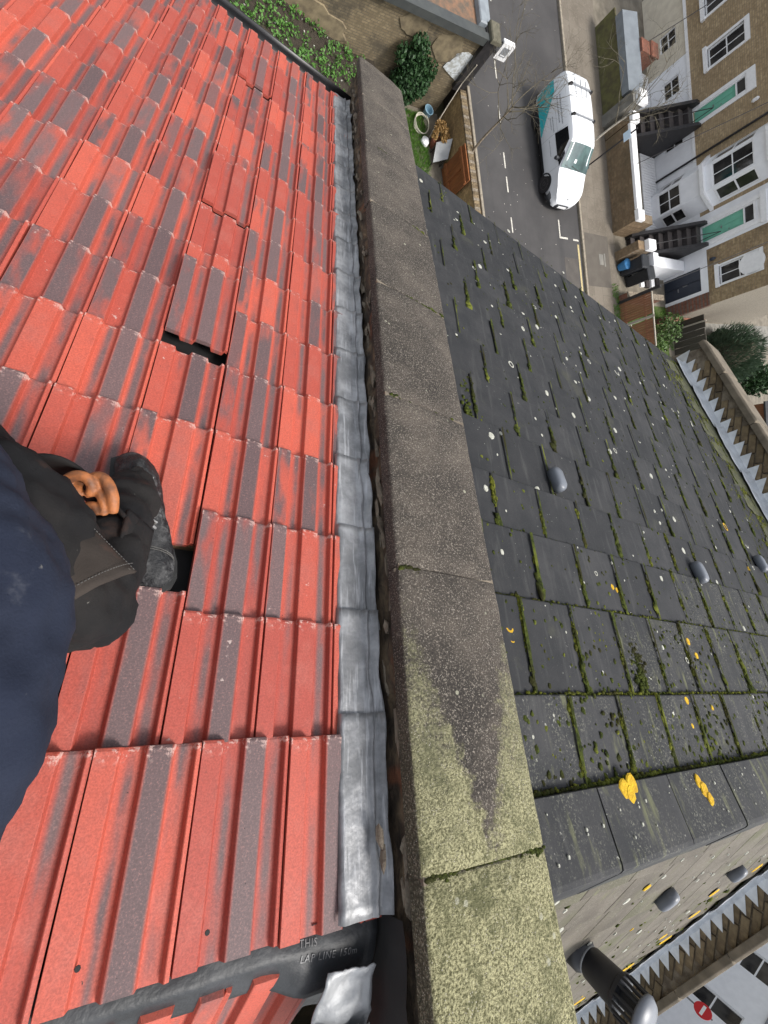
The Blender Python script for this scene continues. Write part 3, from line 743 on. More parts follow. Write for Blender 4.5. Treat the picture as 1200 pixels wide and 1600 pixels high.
for r_, tail in enumerate(tails):
    X0 = .955 + (.055 if r_ % 2 else .205) - SW + rg.uniform(-.012, .012)
    while X0 < GX - .06:
        wd = min(SW, GX + .005 - X0)
        if X0 + wd > 1.02:
            me = (full2 if r_ < 1 or (r_ < 2 and X0 > 1.7) or (r_ < 3 and X0 > 2.6) else full) if wd > SW - .01 else slate_mesh(round(wd, 3))
            link_copy(me, 'slate', gh, MR @ Matrix.Translation((X0, tail - .42 + rg.uniform(-.003, .003), rg.uniform(-.0015, .002))) @ Matrix.Rotation(rg.uniform(-.007, .007), 4, 'Z') @ Matrix.Rotation(rg.uniform(-.006, .006), 4, 'Y'))
            joints_near.append((X0, tails[r_ - 1] if r_ else -.17, tail))
        X0 += SW
joints_far = []; nfar = 0
restm = MB()
for r_ in range(14):
    tail = .30 + .32 * r_
    X0 = -GX + (0 if r_ % 2 else -.15)
    while X0 < -1.05:
        x0 = max(X0, -GX); x1 = min(X0 + SW, -1.02)
        if x1 - x0 > .05:
            if nfar < 100 and x1 - x0 > SW - .01:
                link_copy(full3 if r_ else full3s, 'slate', gh, MF @ Matrix.Translation((x0, tail - (.42 if r_ else .29), rg.uniform(-.001, .001)))); nfar += 1
            else:
                hd_ = max(.01, tail - .42); restm.add([(x0 + .0025, hd_, -.012), (x1 - .0025, hd_, -.012), (x1 - .0025, tail, .012), (x0 + .0025, tail, .012), (x0 + .0025, tail, -.003), (x1 - .0025, tail, -.003)], [(0, 1, 2, 3), (3, 2, 5, 4)])
            joints_far.append((X0, tail - .32, tail))
        X0 += SW
restm.build('slate_rest', M_SLATE3, gh, MF)['kind'] = 'stuff'
# ridge tiles: inverted V, butted end to end
def ridge_tile(L):
    m = MB(); t_ = .014
    wn = .185; up = .030
    def pt(kind, off):  # section points in world (y,z) relative to apex
        pass
    sec = []
    pn = rpt(0, RS + wn, up); pf = MF @ Vector((0, wn + .0, .016)); ap_ = rpt(0, RS, 0) + Vector((0, 0, up + .028))
    pn0 = rpt(0, RS + wn, up - .02); pf0 = MF @ Vector((0, wn, .004)); ap0 = ap_ - Vector((0, 0, .03))
    a1 = ap_ + (pn - ap_).normalized() * .016; a2 = ap_ + (pf - ap_).normalized() * .016; ap_ = ap_ - Vector((0, 0, .004))
    ring = [pn0, pn, a1, ap_, a2, pf, pf0, ap0]
    n = 6
    m.loft([[(x, p.y, p.z) for p in ring] for x in [0.003 + (L - .006) * i / n for i in range(n + 1)]])
    return m.mesh('ridge_tile', M_SLATE2)
rt = ridge_tile(.445); X = 1.02
while X < GX - .2:
    link_copy(rt, 'ridge_tile', gh, Matrix.Translation((X, 0, rg.uniform(-.003, .003)))); X += .445
part('ridge_mortar', M_MORT, gh, MR, lambda m: m.box(1.03, GX, RS + .03, RS + .178, -.03, .016))

# ---- moss on the joints and dotted over the tiles
def slate_h(s):
    for tl in tails:
        if s <= tl: return -.012 + .024 * (s - tl + .42) / .42
    return .012
def moss_near(m):
    r2 = random.Random(31)
    def dens(X, s):   # wetter near the gable gutter and at the ridge
        d = .45 + 1.2 * max(0, (X - 4.2) / 1.2) ** 2 + .9 * max(0, (.6 - s) / .8)
        return d
    for X0, a, b in joints_near:
        if X0 < 1.06: continue
        dd = dens(X0, (a + b) / 2)
        if r2.random() > .7 + .35 * dd: continue
        ln = r2.uniform(.35, .95) * (b - a) ; st = a + .01 + r2.uniform(0, .15) * (b - a); s = st; fat = r2.uniform(.6, 1.75) * (1 + .25 * max(0, X0 - 4))
        while s < st + ln and s < b - .005:
            q = (s - st) / ln; prf = fat * (1.15 - .75 * q) * r2.uniform(.5, 1.3)
            if r2.random() < .8:
                hh = -.002 + .024 * ((s - a) / (b - a)) * .76
                m.blob((X0 + r2.gauss(0, .004), s, hh), .010 * prf, .015 * prf, .0065 * prf, jit=.45, rot=r2.uniform(-.6, .6))
            s += r2.uniform(.008, .022)
    for X0, a, b in joints_near:                  # thin film following every joint
        if X0 < 1.06: continue
        n_ = 14; o_ = r2.uniform(0, 50); w0 = r2.uniform(.002, .0055) * (1.5 if a < .5 else 1)
        def rb(p_, q_):
            s = a + .004 + q_ * (b - a - .008); w_ = max(.0006, w0 + .007 * mnoise.noise((s * 9, o_, 0))) ; hh = .004 + .02 * q_
            return (X0 + (p_ - .5) * 2 * w_ + .002 * mnoise.noise((s * 30, o_, 4)), s, hh - .001 + .0015 * (1 - abs(p_ - .5) * 2))
        m.grid(rb, 2, n_)
    for tail_i, tail in enumerate(tails[:-1]):    # along the course steps
        X = 1.05
        while X < GX - .05:
            p = {0: .95, 1: .75, 2: .4, 3: .2}.get(tail_i, .08) + .7 * max(0, X - 4.6)
            if r2.random() < p:
                q = r2.uniform(.35, 1.0); m.blob((X, tail + r2.uniform(.0, .008), -.004), .009 * q, .006 * q, .008 * q, jit=.3)
            X += r2.uniform(.004, .015)
    X = 1.05
    while X < GX - .05:                           # under the ridge tiles
        q = r2.uniform(.5, 1.5); m.blob((X, RS + .188 + r2.uniform(0, .006), .004), .010 * q, .007 * q, .008 * q, jit=.3); X += r2.uniform(.006, .018)
    for i in range(4200):
        X = 1.05 + 4.3 * r2.random(); s = RS + .2 + (3.9 - RS) * r2.random() ** 1.5
        d = .32 + .7 * max(0, (.75 - s)) + .9 * max(0, X - 4.5)
        cl = mnoise.noise((X * 2.2, s * 2.2, 8))
        if r2.random() > d + .35 * cl: continue
        q = r2.uniform(.3, 1.25) * (1.3 if s < .5 else 1.0); m.blob((X, s, slate_h(s)), .0075 * q, .0085 * q, .0036 * q, jit=.4)
    for cx, cs, n_, sp in ((1.255, 1.415, 46, .030), (2.02, .18, 80, .05), (1.27, 1.62, 26, .03), (2.03, .27, 60, .045), (1.075, 2.2, 14, .03), (1.07, 2.55, 14, .03)):
        for i in range(n_):
            q = r2.uniform(.4, 1.25); m.blob((cx + r2.gauss(0, sp * .45), cs + r2.gauss(0, sp), .0), .010 * q, .010 * q, .009 * q, jit=.3)
    for i in range(0):                          # green belt beside the gable gutter
        s = r2.uniform(-.1, 3.85); X = 5.22 - abs(r2.gauss(0, .22)) + .05 * math.sin(s * 5); q = r2.uniform(.25, 1.0)
        if mnoise.noise((X * 3, s * 3, 2)) < -.2: continue
        m.blob((X, s, .002), .014 * q, .016 * q, .010 * q, jit=.35)
o = part('moss_growth', M_MOSS, gh, MR, moss_near, smooth=True); o['kind'] = 'stuff'
def moss_bright(m):
    r2 = random.Random(37)
    for i in range(3000):                         # streaky green belt beside the gable gutter
        s = r2.uniform(-.15, 3.9); X = 5.25 - abs(r2.gauss(0, .24)); q = r2.uniform(.25, 1.0)
        if mnoise.noise((X * 7, s * 1.6, 2)) < -.12: continue
        m.blob((X, s, slate_h(s)), .011 * q, .022 * q, .006 * q, jit=.4)
    for X0, a, b in joints_near:                  # lush tufts in the joints of the upper courses
        if a > .8 or X0 < 1.06: continue
        for j in range(r2.randint(1, 4)):
            s0 = r2.uniform(a + .02, b - .02); L = r2.uniform(.03, .12) * (1.2 if a < .2 else 1); n_ = int(L / .006)
            for k in range(n_):
                s = s0 + L * (k / n_ - .5)
                if not a < s < b: continue
                q = math.sin(PI * (k + .5) / n_) * r2.uniform(.6, 1.25); m.blob((X0 + r2.gauss(0, .003), s, slate_h(s)), .011 * q + .002, .012 * q + .002, .008 * q + .001, jit=.35)
    for tail, p in ((.112, 1.0), (.465, .8), (-.17, 1.0)):
        X = 1.05
        while X < GX - .1:
            if r2.random() < p * (.55 + .45 * mnoise.noise((X * 3, tail * 9, 5))):
                q = r2.uniform(.4, 1.15); m.blob((X, tail + r2.uniform(.0, .010), .0 if tail > 0 else .006), .009 * q, .007 * q, .007 * q, jit=.4)
            X += r2.uniform(.004, .014)
    for i in range(420):
        X = r2.uniform(1.1, 3.6); s = r2.uniform(-.16, .45)
        if mnoise.noise((X * 3, s * 3, 11)) < .05: continue
        q = r2.uniform(.3, 1.1); m.blob((X, s, slate_h(s)), .007 * q, .008 * q, .004 * q, jit=.4)
o = part('moss_growth', M_MOSS2, gh, MR, moss_bright, smooth=True); o['kind'] = 'stuff'
def moss_far(m):
    r2 = random.Random(33)
    for i in range(700):
        X = r2.uniform(1.1, 5.3); t = r2.uniform(.2, 4.2); q = r2.uniform(.3, 1.2) * (1.5 if X > 4.6 else .8)
        if X < 4.5 and r2.random() < .6: continue
        m.blob((-X, t, .002), .014 * q, .022 * q, .009 * q, jit=.3)
o = part('moss_growth', M_MOSS, gh, MF, moss_far, smooth=True); o['kind'] = 'stuff'
# thin damp green film beside the far gutter
def film(m):
    def fn(a, b):
        s = -.05 + b * 3.9; e = 4.93 + .16 * mnoise.noise((s * 2.1, 1, 1)) + .07 * mnoise.noise((s * 7, 1, 3)) + .03 * mnoise.noise((s * 25, 1, 3)); return (e + a * (5.26 - e), s, .0135 - .008 * (1 - a))
    m.grid(fn, 4, 200)
part('algae_film', plain('green_algae', (.095, .10, .045), (.05, .052, .035), 16, .9, 0, .6), gh, MR, film)
# lichen spots
def disc(m, X, s, rr, mi=0, h=.013, ring=False, r2=random):
    n = 11; off = r2.uniform(0, 6); pts = []; hs = h
    ro = [rr * (1 + .22 * mnoise.noise((math.cos(2 * PI * k / n) * 1.3 + off, math.sin(2 * PI * k / n) * 1.3, off)) + r2.uniform(-.08, .08)) for k in range(n)]
    O_ = [(X + ro[k] * math.cos(2 * PI * k / n) * .85, s + ro[k] * math.sin(2 * PI * k / n), hs) for k in range(n)]
    if not ring: m.add([(p[0], p[1], hs - .003) for p in O_] + [(X + (p[0] - X) * .85, s + (p[1] - s) * .85, hs + .0006) for p in O_], [tuple(range(n, 2 * n))] + [(k, (k + 1) % n, n + (k + 1) % n, n + k) for k in range(n)], mi)
    else:
        I_ = [(X + (p[0] - X) * .62, s + (p[1] - s) * .62, hs) for p in O_]
        m.add(O_ + I_, [(k, (k + 1) % n, n + (k + 1) % n, n + k) for k in range(n)], mi)
def lichen(m):
    r2 = random.Random(44)
    for i in range(210):
        X = r2.uniform(1.1, 5.2); s = RS + .22 + (3.85 - RS) * r2.random() ** 1.2
        q = r2.choice((.004, .005, .006, .008, .010, .013, .017)) * (.7 if s < .5 else 1.35)
        disc(m, X, s, q, 0, slate_h(s) + .0012, r2.random() < .1 and q > .01, r2)
    for X, s, q, rn in ((1.72, 1.98, .026, True), (2.0, 2.5, .022, False), (3.3, 2.75, .04, True), (3.38, 2.83, .03, False), (2.63, 1.64, .022, True), (3.1, 1.9, .022, True), (2.3, 2.35, .02, False), (4.3, 1.25, .03, True), (2.5, .27, .016, True), (2.1, .19, .016, True), (1.62, 2.9, .02, False), (1.75, 2.66, .018, False), (2.05, -.10, .013, False), (2.58, 2.1, .024, False), (3.0, 2.3, .026, False)):
        disc(m, X, s, q, 0, slate_h(s) + .0014, rn, r2)
    for X, s, q, rn in ((1.315, 1.70, .011, False), (2.03, .60, .016, False), (2.06, .59, .014, False), (2.58, .37, .02, False), (2.62, .30, .018, False), (4.05, 1.0, .02, False), (2.32, .085, .02, False), (4.0, 1.35, .034, True), (1.23, .345, .022, True), (1.235, .30, .014, True), (2.55, .05, .012, False), (4.6, .55, .02, False), (2.30, -.02, .012, False)):
        disc(m, X, s, q, 1, slate_h(s) + .0016, rn, r2)
    for X, s, q in ((1.615, -.195, .034), (1.665, -.185, .036), (1.64, -.21, .03)):
        disc(m, X, s, q, 1, .0315 + max(0, -.175 - s) * .11, False, r2)
    for X, s, q in ((2.135, -.245, .03), (2.12, -.215, .026), (2.15, -.275, .024)):
        disc(m, X, s, q, 1, .0325 + max(0, -.175 - s) * .11, False, r2)
    for i in range(40):
        s = r2.uniform(RS + .03, RS + .16); disc(m, r2.uniform(1.1, 3.2), s, r2.uniform(.002, .006), 0, .0315 + max(0, -.175 - s) * .115, False, r2)
o = part('lichen_spots', [M_LICW, M_LICY], gh, MR, lichen); o['kind'] = 'stuff'
def lichen_f(m):
    r2 = random.Random(46)
    for i in range(130):
        disc(m, -r2.uniform(1.2, 5.2), r2.uniform(.2, 4.0), r2.choice((.008, .012, .016, .025)), 0 if r2.random() < .92 else 1, .0125, False, r2)
    for X, t, q in ((4.75, 2.0, .07), (4.6, 2.3, .05), (4.3, 1.45, .06), (4.85, 1.3, .06), (4.9, 3.1, .10), (4.6, 3.6, .08), (5.0, 2.6, .08)): disc(m, -X, t, q, 1, .014, False, r2)
o = part('lichen_spots', [M_LICW, M_LICY], gh, MF, lichen_f); o['kind'] = 'stuff'
# vents
def vent_mesh():
    m = MB(); rings = []
    for sc_, z in ((1.0, 0.0), (1.0, .035), (.96, .05), (.82, .062), (.5, .068)):
        ring = []
        for k in range(24):
            th = 2 * PI * k / 24; x, y = math.cos(th), math.sin(th)
            yy = (.045 if y > 0 else -.045) + y * .045
            ring.append((x * .046 * sc_, yy * sc_, z))
        rings.append(ring)
    m.loft(rings); return m.mesh('roof_vent', M_VENT, True)
vm = vent_mesh()
for X, s in ((1.80, 1.15), (3.06, .82), (4.32, 1.08)): link_copy(vm, 'roof_vent', gh, MR @ Matrix.Translation((X, s, .005)) @ Matrix.Rotation(.08, 4, 'Z') @ Matrix.Scale(.8, 4))
for X, t in ((2.78, .80), (3.95, 1.0)): link_copy(vm, 'roof_vent', gh, MF @ Matrix.Translation((-X, t, .005)) @ Matrix.Scale(.8, 4))
# black flue terminal
fl = (2.42, AP.y - 1.2 * cf)
zr = AP.z - (AP.y - fl[1]) * math.tan(FP); zb = 0.0
fo = thing('flue_terminal', 'black plastic flue terminal with slotted cowl rising past the coping', 'flue', (fl[0], fl[1], zr - .03))
FM = Matrix.Translation((fl[0], fl[1], zr)) @ Matrix.Diagonal((1.38, 1.38, 1.06, 1))
part('collar', M_FLUE, fo, FM, lambda m: m.lathe([(.062, zb - .04), (.060, zb + .03), (.05, zb + .045), (.044, zb + .06)], 28), smooth=True)
part('ring', M_LEADN, fo, FM, lambda m: m.lathe([(.047, zb + .05), (.0485, zb + .056), (.047, zb + .062)], 28), smooth=True)
part('pipe', M_FLUE, fo, FM, lambda m: m.lathe([(.045, zb + .055), (.052, zb + .07), (.058, zb + .20)], 28), auto=40)
def cowl(m):
    m.lathe([(.058, zb + .20), (.064, zb + .205), (.064, zb + .222), (.05, zb + .224)], 28)
    for k in range(14):
        th = 2 * PI * k / 14; cx, sy = math.cos(th), math.sin(th)
        m.tube([(.062 * cx, .062 * sy, zb + .22), (.060 * cx, .060 * sy, zb + .31)], .005, 6)
    m.lathe([(.03, zb + .22), (.03, zb + .31)], 16)
part('cowl', M_FLUE, fo, FM, cowl)
part('cap', M_VENT, fo, FM, lambda m: m.lathe([(.064, zb + .305), (.066, zb + .315), (.055, zb + .335), (.02, zb + .345)], 28), smooth=True)

# ================================================================ GABLE PARAPET with stepped flashing
gw = thing('gable_parapet', 'brick gable parapet with stepped lead flashing and stone coping', 'wall', (5.55, 1.3, -1.3))
GH = .27
def yz(s, h): p = rpt(0, s, h); return (p.y, p.z)
def yzf(t, h): p = MF @ Vector((0, t, h)); return (p.y, p.z)
def core(m):
    poly = [yz(4.02, -.2)[0:1] + (-1.3,), yz(4.02, GH), yz(RS - .05, GH), yzf(.05, GH), yzf(4.9, GH), (yzf(4.9, GH)[0], -1.3)]
    vs = [(x, y, z) for x in (GX + .022, GX + .27) for y, z in poly]; n = len(poly)
    m.add(vs, [tuple(range(n))[::-1], tuple(range(n, 2 * n))] + [(i, (i + 1) % n, n + (i + 1) % n, n + i) for i in range(n)])
part('wall_core', M_MORT, gw, I4, core)
bm_ = MB(); bm_.bbox(-.105, .105, -.0315, .0315, 0, .03, .004)
brick_me = bm_.mesh('brick', M_OLDBRICK)
MBK = Matrix(((0, 0, -1, GX + .03), (-1, 0, 0, 0), (0, 1, 0, 0), (0, 0, 0, 1)))
zc = 8.6; row = 0
while zc < 11.3:
    y = -5.0 + (.1125 if row % 2 else 0)
    while y < 2.98:
        if y > AP.y: hb = (y - rpt(0, 0).y) * s_ + (zc - rpt(0, 0).z) * c_
        else:
            q = MF.inverted() @ Vector((0, y, zc)); hb = q.z
        if .0 < hb < GH - .03 and (y > 1.2 or y < -1.6):
            link_copy(brick_me, 'brick', gw, Matrix.Translation((rg.uniform(-.003, .004), y, zc)) @ MBK)
        y += .225
    zc += .075; row += 1
# coping stones
def gcope(M, s0, s1, flip):
    s = s0; L = .75
    while s < s1 - .05:
        e = min(s + L, s1); x0, x1 = (GX - .04, GX + .33) if not flip else (-GX - .33, -GX + .04)
        m = MB(); m.bbox(x0, x1, s + .004, e - .004, GH, GH + .075, .02); m.build('coping_stone', M_GCOPE, gw, M, bevel=.006); s = e
gcope(MR, RS + .12, 4.08, False); gcope(MF, .12, 4.9, True)
# stepped lead
SP = .075 / s_; SPF = .075 / sf
def step_piece(M, s, sp, sign, X, pitch_s, pitch_c):
    # local (x, s, h): horizontal top edge from A, apex above B
    hb = .045; A = Vector((0, s, hb)); B = Vector((0, s + sp + .012, hb))
    drop = .075
    apex = Vector((0, s + sp * 1.0 * pitch_c * pitch_c + .03, hb + .115))
    lo_a = Vector((0, s, .0)); lo_b = Vector((0, s + sp + .012, .0))
    m = MB(); x = X - sign * .004; vs = []
    for xx in (X - sign * .0005, X - sign * .005):
        for p in (lo_a, lo_b, B, apex, A): vs.append((xx, p.y, p.z))
    m.add(vs, [(0, 1, 2, 3, 4), (9, 8, 7, 6, 5)] + [(i, (i + 1) % 5, 5 + (i + 1) % 5, 5 + i) for i in range(5)])
    m.build('lead_step', M_LEADP, gw, M)
s = 1.2; i = 0
while s < 4.0:
    step_piece(MR, s, SP, 1, GX - .002 - .004 * (i % 2), s_, c_); s += SP; i += 1
s = .9; i = 0
while s < 4.6:
    step_piece(MF, s, SPF, -1, -GX + .002 + .004 * (i % 2), sf, cf); s += SPF; i += 1
# apron strips lying on the tiles
def apron(M, s0, s1, flip):
    s = s0; k = 0
    while s < s1:
        e = min(s + .62, s1)
        def fn(a, b):
            q = s + b * (e - s + .03); wv = .16 + .03 * math.sin((q - s) / (e - s) * PI) + .012 * mnoise.noise((q * 6, 3, 1))
            x = GX - .006 - a * wv; h = .026 + .012 * b + .006 * mnoise.noise((a * 4, q * 9, 2)) + (.03 * (1 - a / .12) if a < .12 else 0)
            return (-x if flip else x, q, h)
        m = MB(); m.grid((lambda a, b: fn(1 - a, b)) if not flip else fn, 8, 16); o = m.build('lead_apron', M_LEADP, gw, M, smooth=True); o.modifiers.new('solid', 'SOLIDIFY').thickness = .003
        s = e; k += 1
apron(MR, 0.4, 3.95, False); apron(MF, .3, 4.6, True)
# ================================================================ HOUSES ACROSS THE STREET (local frame v,u,z; fronts face -v)
VF = 24.55
def wall_holes(m, x, y0, y1, z0, z1, holes, depth=.16, mi=0):
    ys = sorted({y0, y1} | {h[0] for h in holes} | {h[1] for h in holes}); ys = [y for y in ys if y0 <= y <= y1]
    zs = sorted({z0, z1} | {h[2] for h in holes} | {h[3] for h in holes}); zs = [z for z in zs if z0 <= z <= z1]
    for ya, yb in zip(ys, ys[1:]):
        for za, zb_ in zip(zs, zs[1:]):
            cy, cz = (ya + yb) / 2, (za + zb_) / 2
            if any(h[0] < cy < h[1] and h[2] < cz < h[3] for h in holes): continue
            m.quad((x, yb, za), (x, ya, za), (x, ya, zb_), (x, yb, zb_), mi)
    for a, b, c, d in holes:
        if b <= y0 or a >= y1 or d <= z0 or c >= z1: continue
        X = x + depth
        m.quad((x, a, c), (X, a, c), (X, a, d), (x, a, d), mi); m.quad((X, b, c), (x, b, c), (x, b, d), (X, b, d), mi)
        m.quad((x, a, c), (x, b, c), (X, b, c), (X, a, c), mi); m.quad((X, a, d), (X, b, d), (x, b, d), (x, a, d), mi)
def sash(root, x, y0, y1, z0, z1, cols=2, rows=2, surround=0, fw_=.05):
    w_ = part('window', M_WPAINT, root, MUV, lambda m: (
        m.box(x + .06, x + .13, y0, y0 + fw_, z0, z1), m.box(x + .06, x + .13, y1 - fw_, y1, z0, z1),
        m.box(x + .06, x + .13, y0 + fw_, y1 - fw_, z1 - fw_, z1), m.box(x + .06, x + .13, y0 + fw_, y1 - fw_, z0, z0 + fw_),
        [m.box(x + .075, x + .115, y0 + fw_ + (y1 - y0 - 2 * fw_) * i / cols - .014, y0 + fw_ + (y1 - y0 - 2 * fw_) * i / cols + .014, z0 + fw_, z1 - fw_) for i in range(1, cols)],
        [m.box(x + .07, x + .118, y0 + fw_, y1 - fw_, z0 + fw_ + (z1 - z0 - 2 * fw_) * i / rows - .02, z0 + fw_ + (z1 - z0 - 2 * fw_) * i / rows + .02) for i in range(1, rows)]))
    for i in range(cols):
        for j in range(rows):
            a = y0 + fw_ + (y1 - y0 - 2 * fw_) * i / cols; b = y0 + fw_ + (y1 - y0 - 2 * fw_) * (i + 1) / cols
            c = z0 + fw_ + (z1 - z0 - 2 * fw_) * j / rows; d = z0 + fw_ + (z1 - z0 - 2 * fw_) * (j + 1) / rows
            g_ = MB(); g_.box(x + .095, x + .1, a, b, c, d); o = g_.build('pane', M_GLASS); o.parent = w_
    if surround:
        s_w = surround
        o = part('window_surround', M_WPAINT, root, MUV, lambda m: (
            m.box(x - .04, x + .06, y0 - s_w, y0, z0 - .0, z1), m.box(x - .04, x + .06, y1, y1 + s_w, z0 - .0, z1),
            m.box(x - .05, x + .06, y0 - s_w, y1 + s_w, z1, z1 + s_w * 1.8), m.box(x - .12, x + .06, y0 - s_w - .03, y1 + s_w + .03, z0 - .14, z0)))
    return w_
def door(root, x, y0, y1, z0, z1, mt, trans=.32, frame=.07):
    d = part('door', mt, root, MUV, lambda m: (m.box(x + .06, x + .10, y0, y1, z0, z1 - trans),
        [m.box(x + .045, x + .06, y0 + a * (y1 - y0), y0 + b * (y1 - y0), z0 + c * (z1 - trans - z0), z0 + e * (z1 - trans - z0)) for a, b, c, e in ((.12, .46, .08, .42), (.54, .88, .08, .42), (.12, .46, .52, .93), (.54, .88, .52, .93))]))
    part('door_frame', M_WPAINT, root, MUV, lambda m: (m.box(x - .02, x + .11, y0 - frame, y0, z0, z1), m.box(x - .02, x + .11, y1, y1 + frame, z0, z1), m.box(x - .02, x + .11, y0 - frame, y1 + frame, z1, z1 + frame), m.box(x + .0, x + .10, y0, y1, z1 - trans - .0, z1 - trans + .05)))
    part('transom_pane', M_GLASS, root, MUV, lambda m: m.box(x + .06, x + .07, y0, y1, z1 - trans + .05, z1))
    h = MB(); h.box(x + .02, x + .045, y0 + .42 * (y1 - y0), y0 + .58 * (y1 - y0), z0 + .46 * (z1 - z0 - trans), z0 + .49 * (z1 - z0 - trans)); o = h.build('letter_plate', M_HUB); o.parent = d
    k = MB(); k.lathe([(.02, 0), (.03, .02), (.02, .04)], 8, (x + .03, y0 + .12, z0 + 1.0), 'x'); o = k.build('handle', M_HUB); o.parent = d
def back_body(root, y0, y1, mt, top):
    part('house_body', mt, root, MUV, lambda m: m.box(VF + .2, VF + 8, y0, y1, 0.0, top))
    part('parapet', M_WPAINT, root, MUV, lambda m: m.box(VF - .12, VF + .24, y0, y1, top, top + .22))
    def rf(m):
        a, b = VF + .2, VF + 8
        m.add([(a, y0, top + .2), (b, y0, top + .2), ((a + b) / 2, y0, top + 2.2), (a, y1, top + .2), (b, y1, top + .2), ((a + b) / 2, y1, top + 2.2)], [(0, 1, 2), (5, 4, 3), (0, 2, 5, 3), (1, 4, 5, 2), (0, 3, 4, 1)])
    part('roof', M_SLATE, root, MUV, rf)
TOP = 7.2
# --- brick house with white basement
hb = thing('brick_terrace_house', 'brown brick house with white basement, mint green door and dark front steps', 'house', uv(26, 15, 0))
holesB = [(14.69, 15.42, .61, 1.30), (12.5, 13.0, .5, 1.3), (14.69, 15.42, 2.43, 3.73), (12.84, 13.46, 1.78, 3.71), (14.69, 15.42, 4.9, 6.3), (12.8, 13.5, 4.9, 6.3), (16.7, 17.4, 2.43, 3.73), (16.7, 17.4, .61, 1.3)]
part('basement_wall', M_WHITE, hb, MUV, lambda m: wall_holes(m, VF, 11.35, 15.95, 0, 1.72, holesB))
part('basement_wall', M_CREAM, hb, MUV, lambda m: wall_holes(m, VF - .003, 15.95, 19.5, 0, 1.72, holesB))
part('string_course', M_WPAINT, hb, MUV, lambda m: m.box(VF - .06, VF + .1, 11.35, 19.5, 1.66, 1.76))
part('brick_front', M_STOCK_Y, hb, MUV, lambda m: wall_holes(m, VF, 11.35, 19.5, 1.76, TOP, holesB))
for h in holesB:
    if h[:2] == (12.84, 13.46): continue
    sash(hb, VF, *h, surround=0 if h[3] < 2 else .09)
door(hb, VF, 12.90, 13.40, 1.78, 3.65, M_MINT, .34, .06)
part('door_lintel', M_WPAINT, hb, MUV, lambda m: (m.box(VF - .06, VF + .02, 12.72, 13.56, 3.71, 4.0), m.box(VF - .05, VF + .02, 12.72, 12.84, 1.78, 3.71), m.box(VF - .05, VF + .02, 13.46, 13.58, 1.78, 3.71)))
back_body(hb, 11.35, 19.5, M_CREAM, TOP)
part('downpipe', M_BLACK, hb, MUV, lambda m: m.tube([(VF - .07, 11.5, 0), (VF - .07, 11.5, TOP)], .045, 8), smooth=True)
part('wall_lamp', M_WPAINT, hb, MUV, lambda m: m.lathe([(.03, 3.85), (.07, 3.9), (.07, 4.05), (.03, 4.1)], 10, (VF - .1, 12.25, 0)))
# --- white house with two storey bay
ha = thing('white_terrace_house', 'white rendered house with two storey bay window and mint green door', 'house', uv(26, 9.4, 0))
holesA = [(7.72, 8.52, 1.78, 3.78), (7.72, 8.52, 4.9, 6.3), (9.5, 10.7, 4.9, 6.3)]
part('rendered_front', M_WHITE, ha, MUV, lambda m: wall_holes(m, VF, 7.42, 8.95, 0, TOP, holesA))
part('brick_strip', M_STOCK_Y, ha, MUV, lambda m: wall_holes(m, VF + .002, 8.95, 11.35, 1.76, TOP, holesA))
part('lower_front', M_WHITE, ha, MUV, lambda m: wall_holes(m, VF, 8.95, 11.35, 0, 1.76, []))
door(ha, VF, 7.80, 8.44, 1.80, 3.70, M_MINT, .36, .08)
part('door_surround', M_WPAINT, ha, MUV, lambda m: (m.box(VF - .07, VF + .02, 7.56, 7.72, 1.76, 3.95), m.box(VF - .07, VF + .02, 8.52, 8.68, 1.76, 3.95), m.box(VF - .10, VF + .02, 7.50, 8.74, 3.95, 4.15)))
back_body(ha, 7.42, 11.35, M_WHITE, TOP)
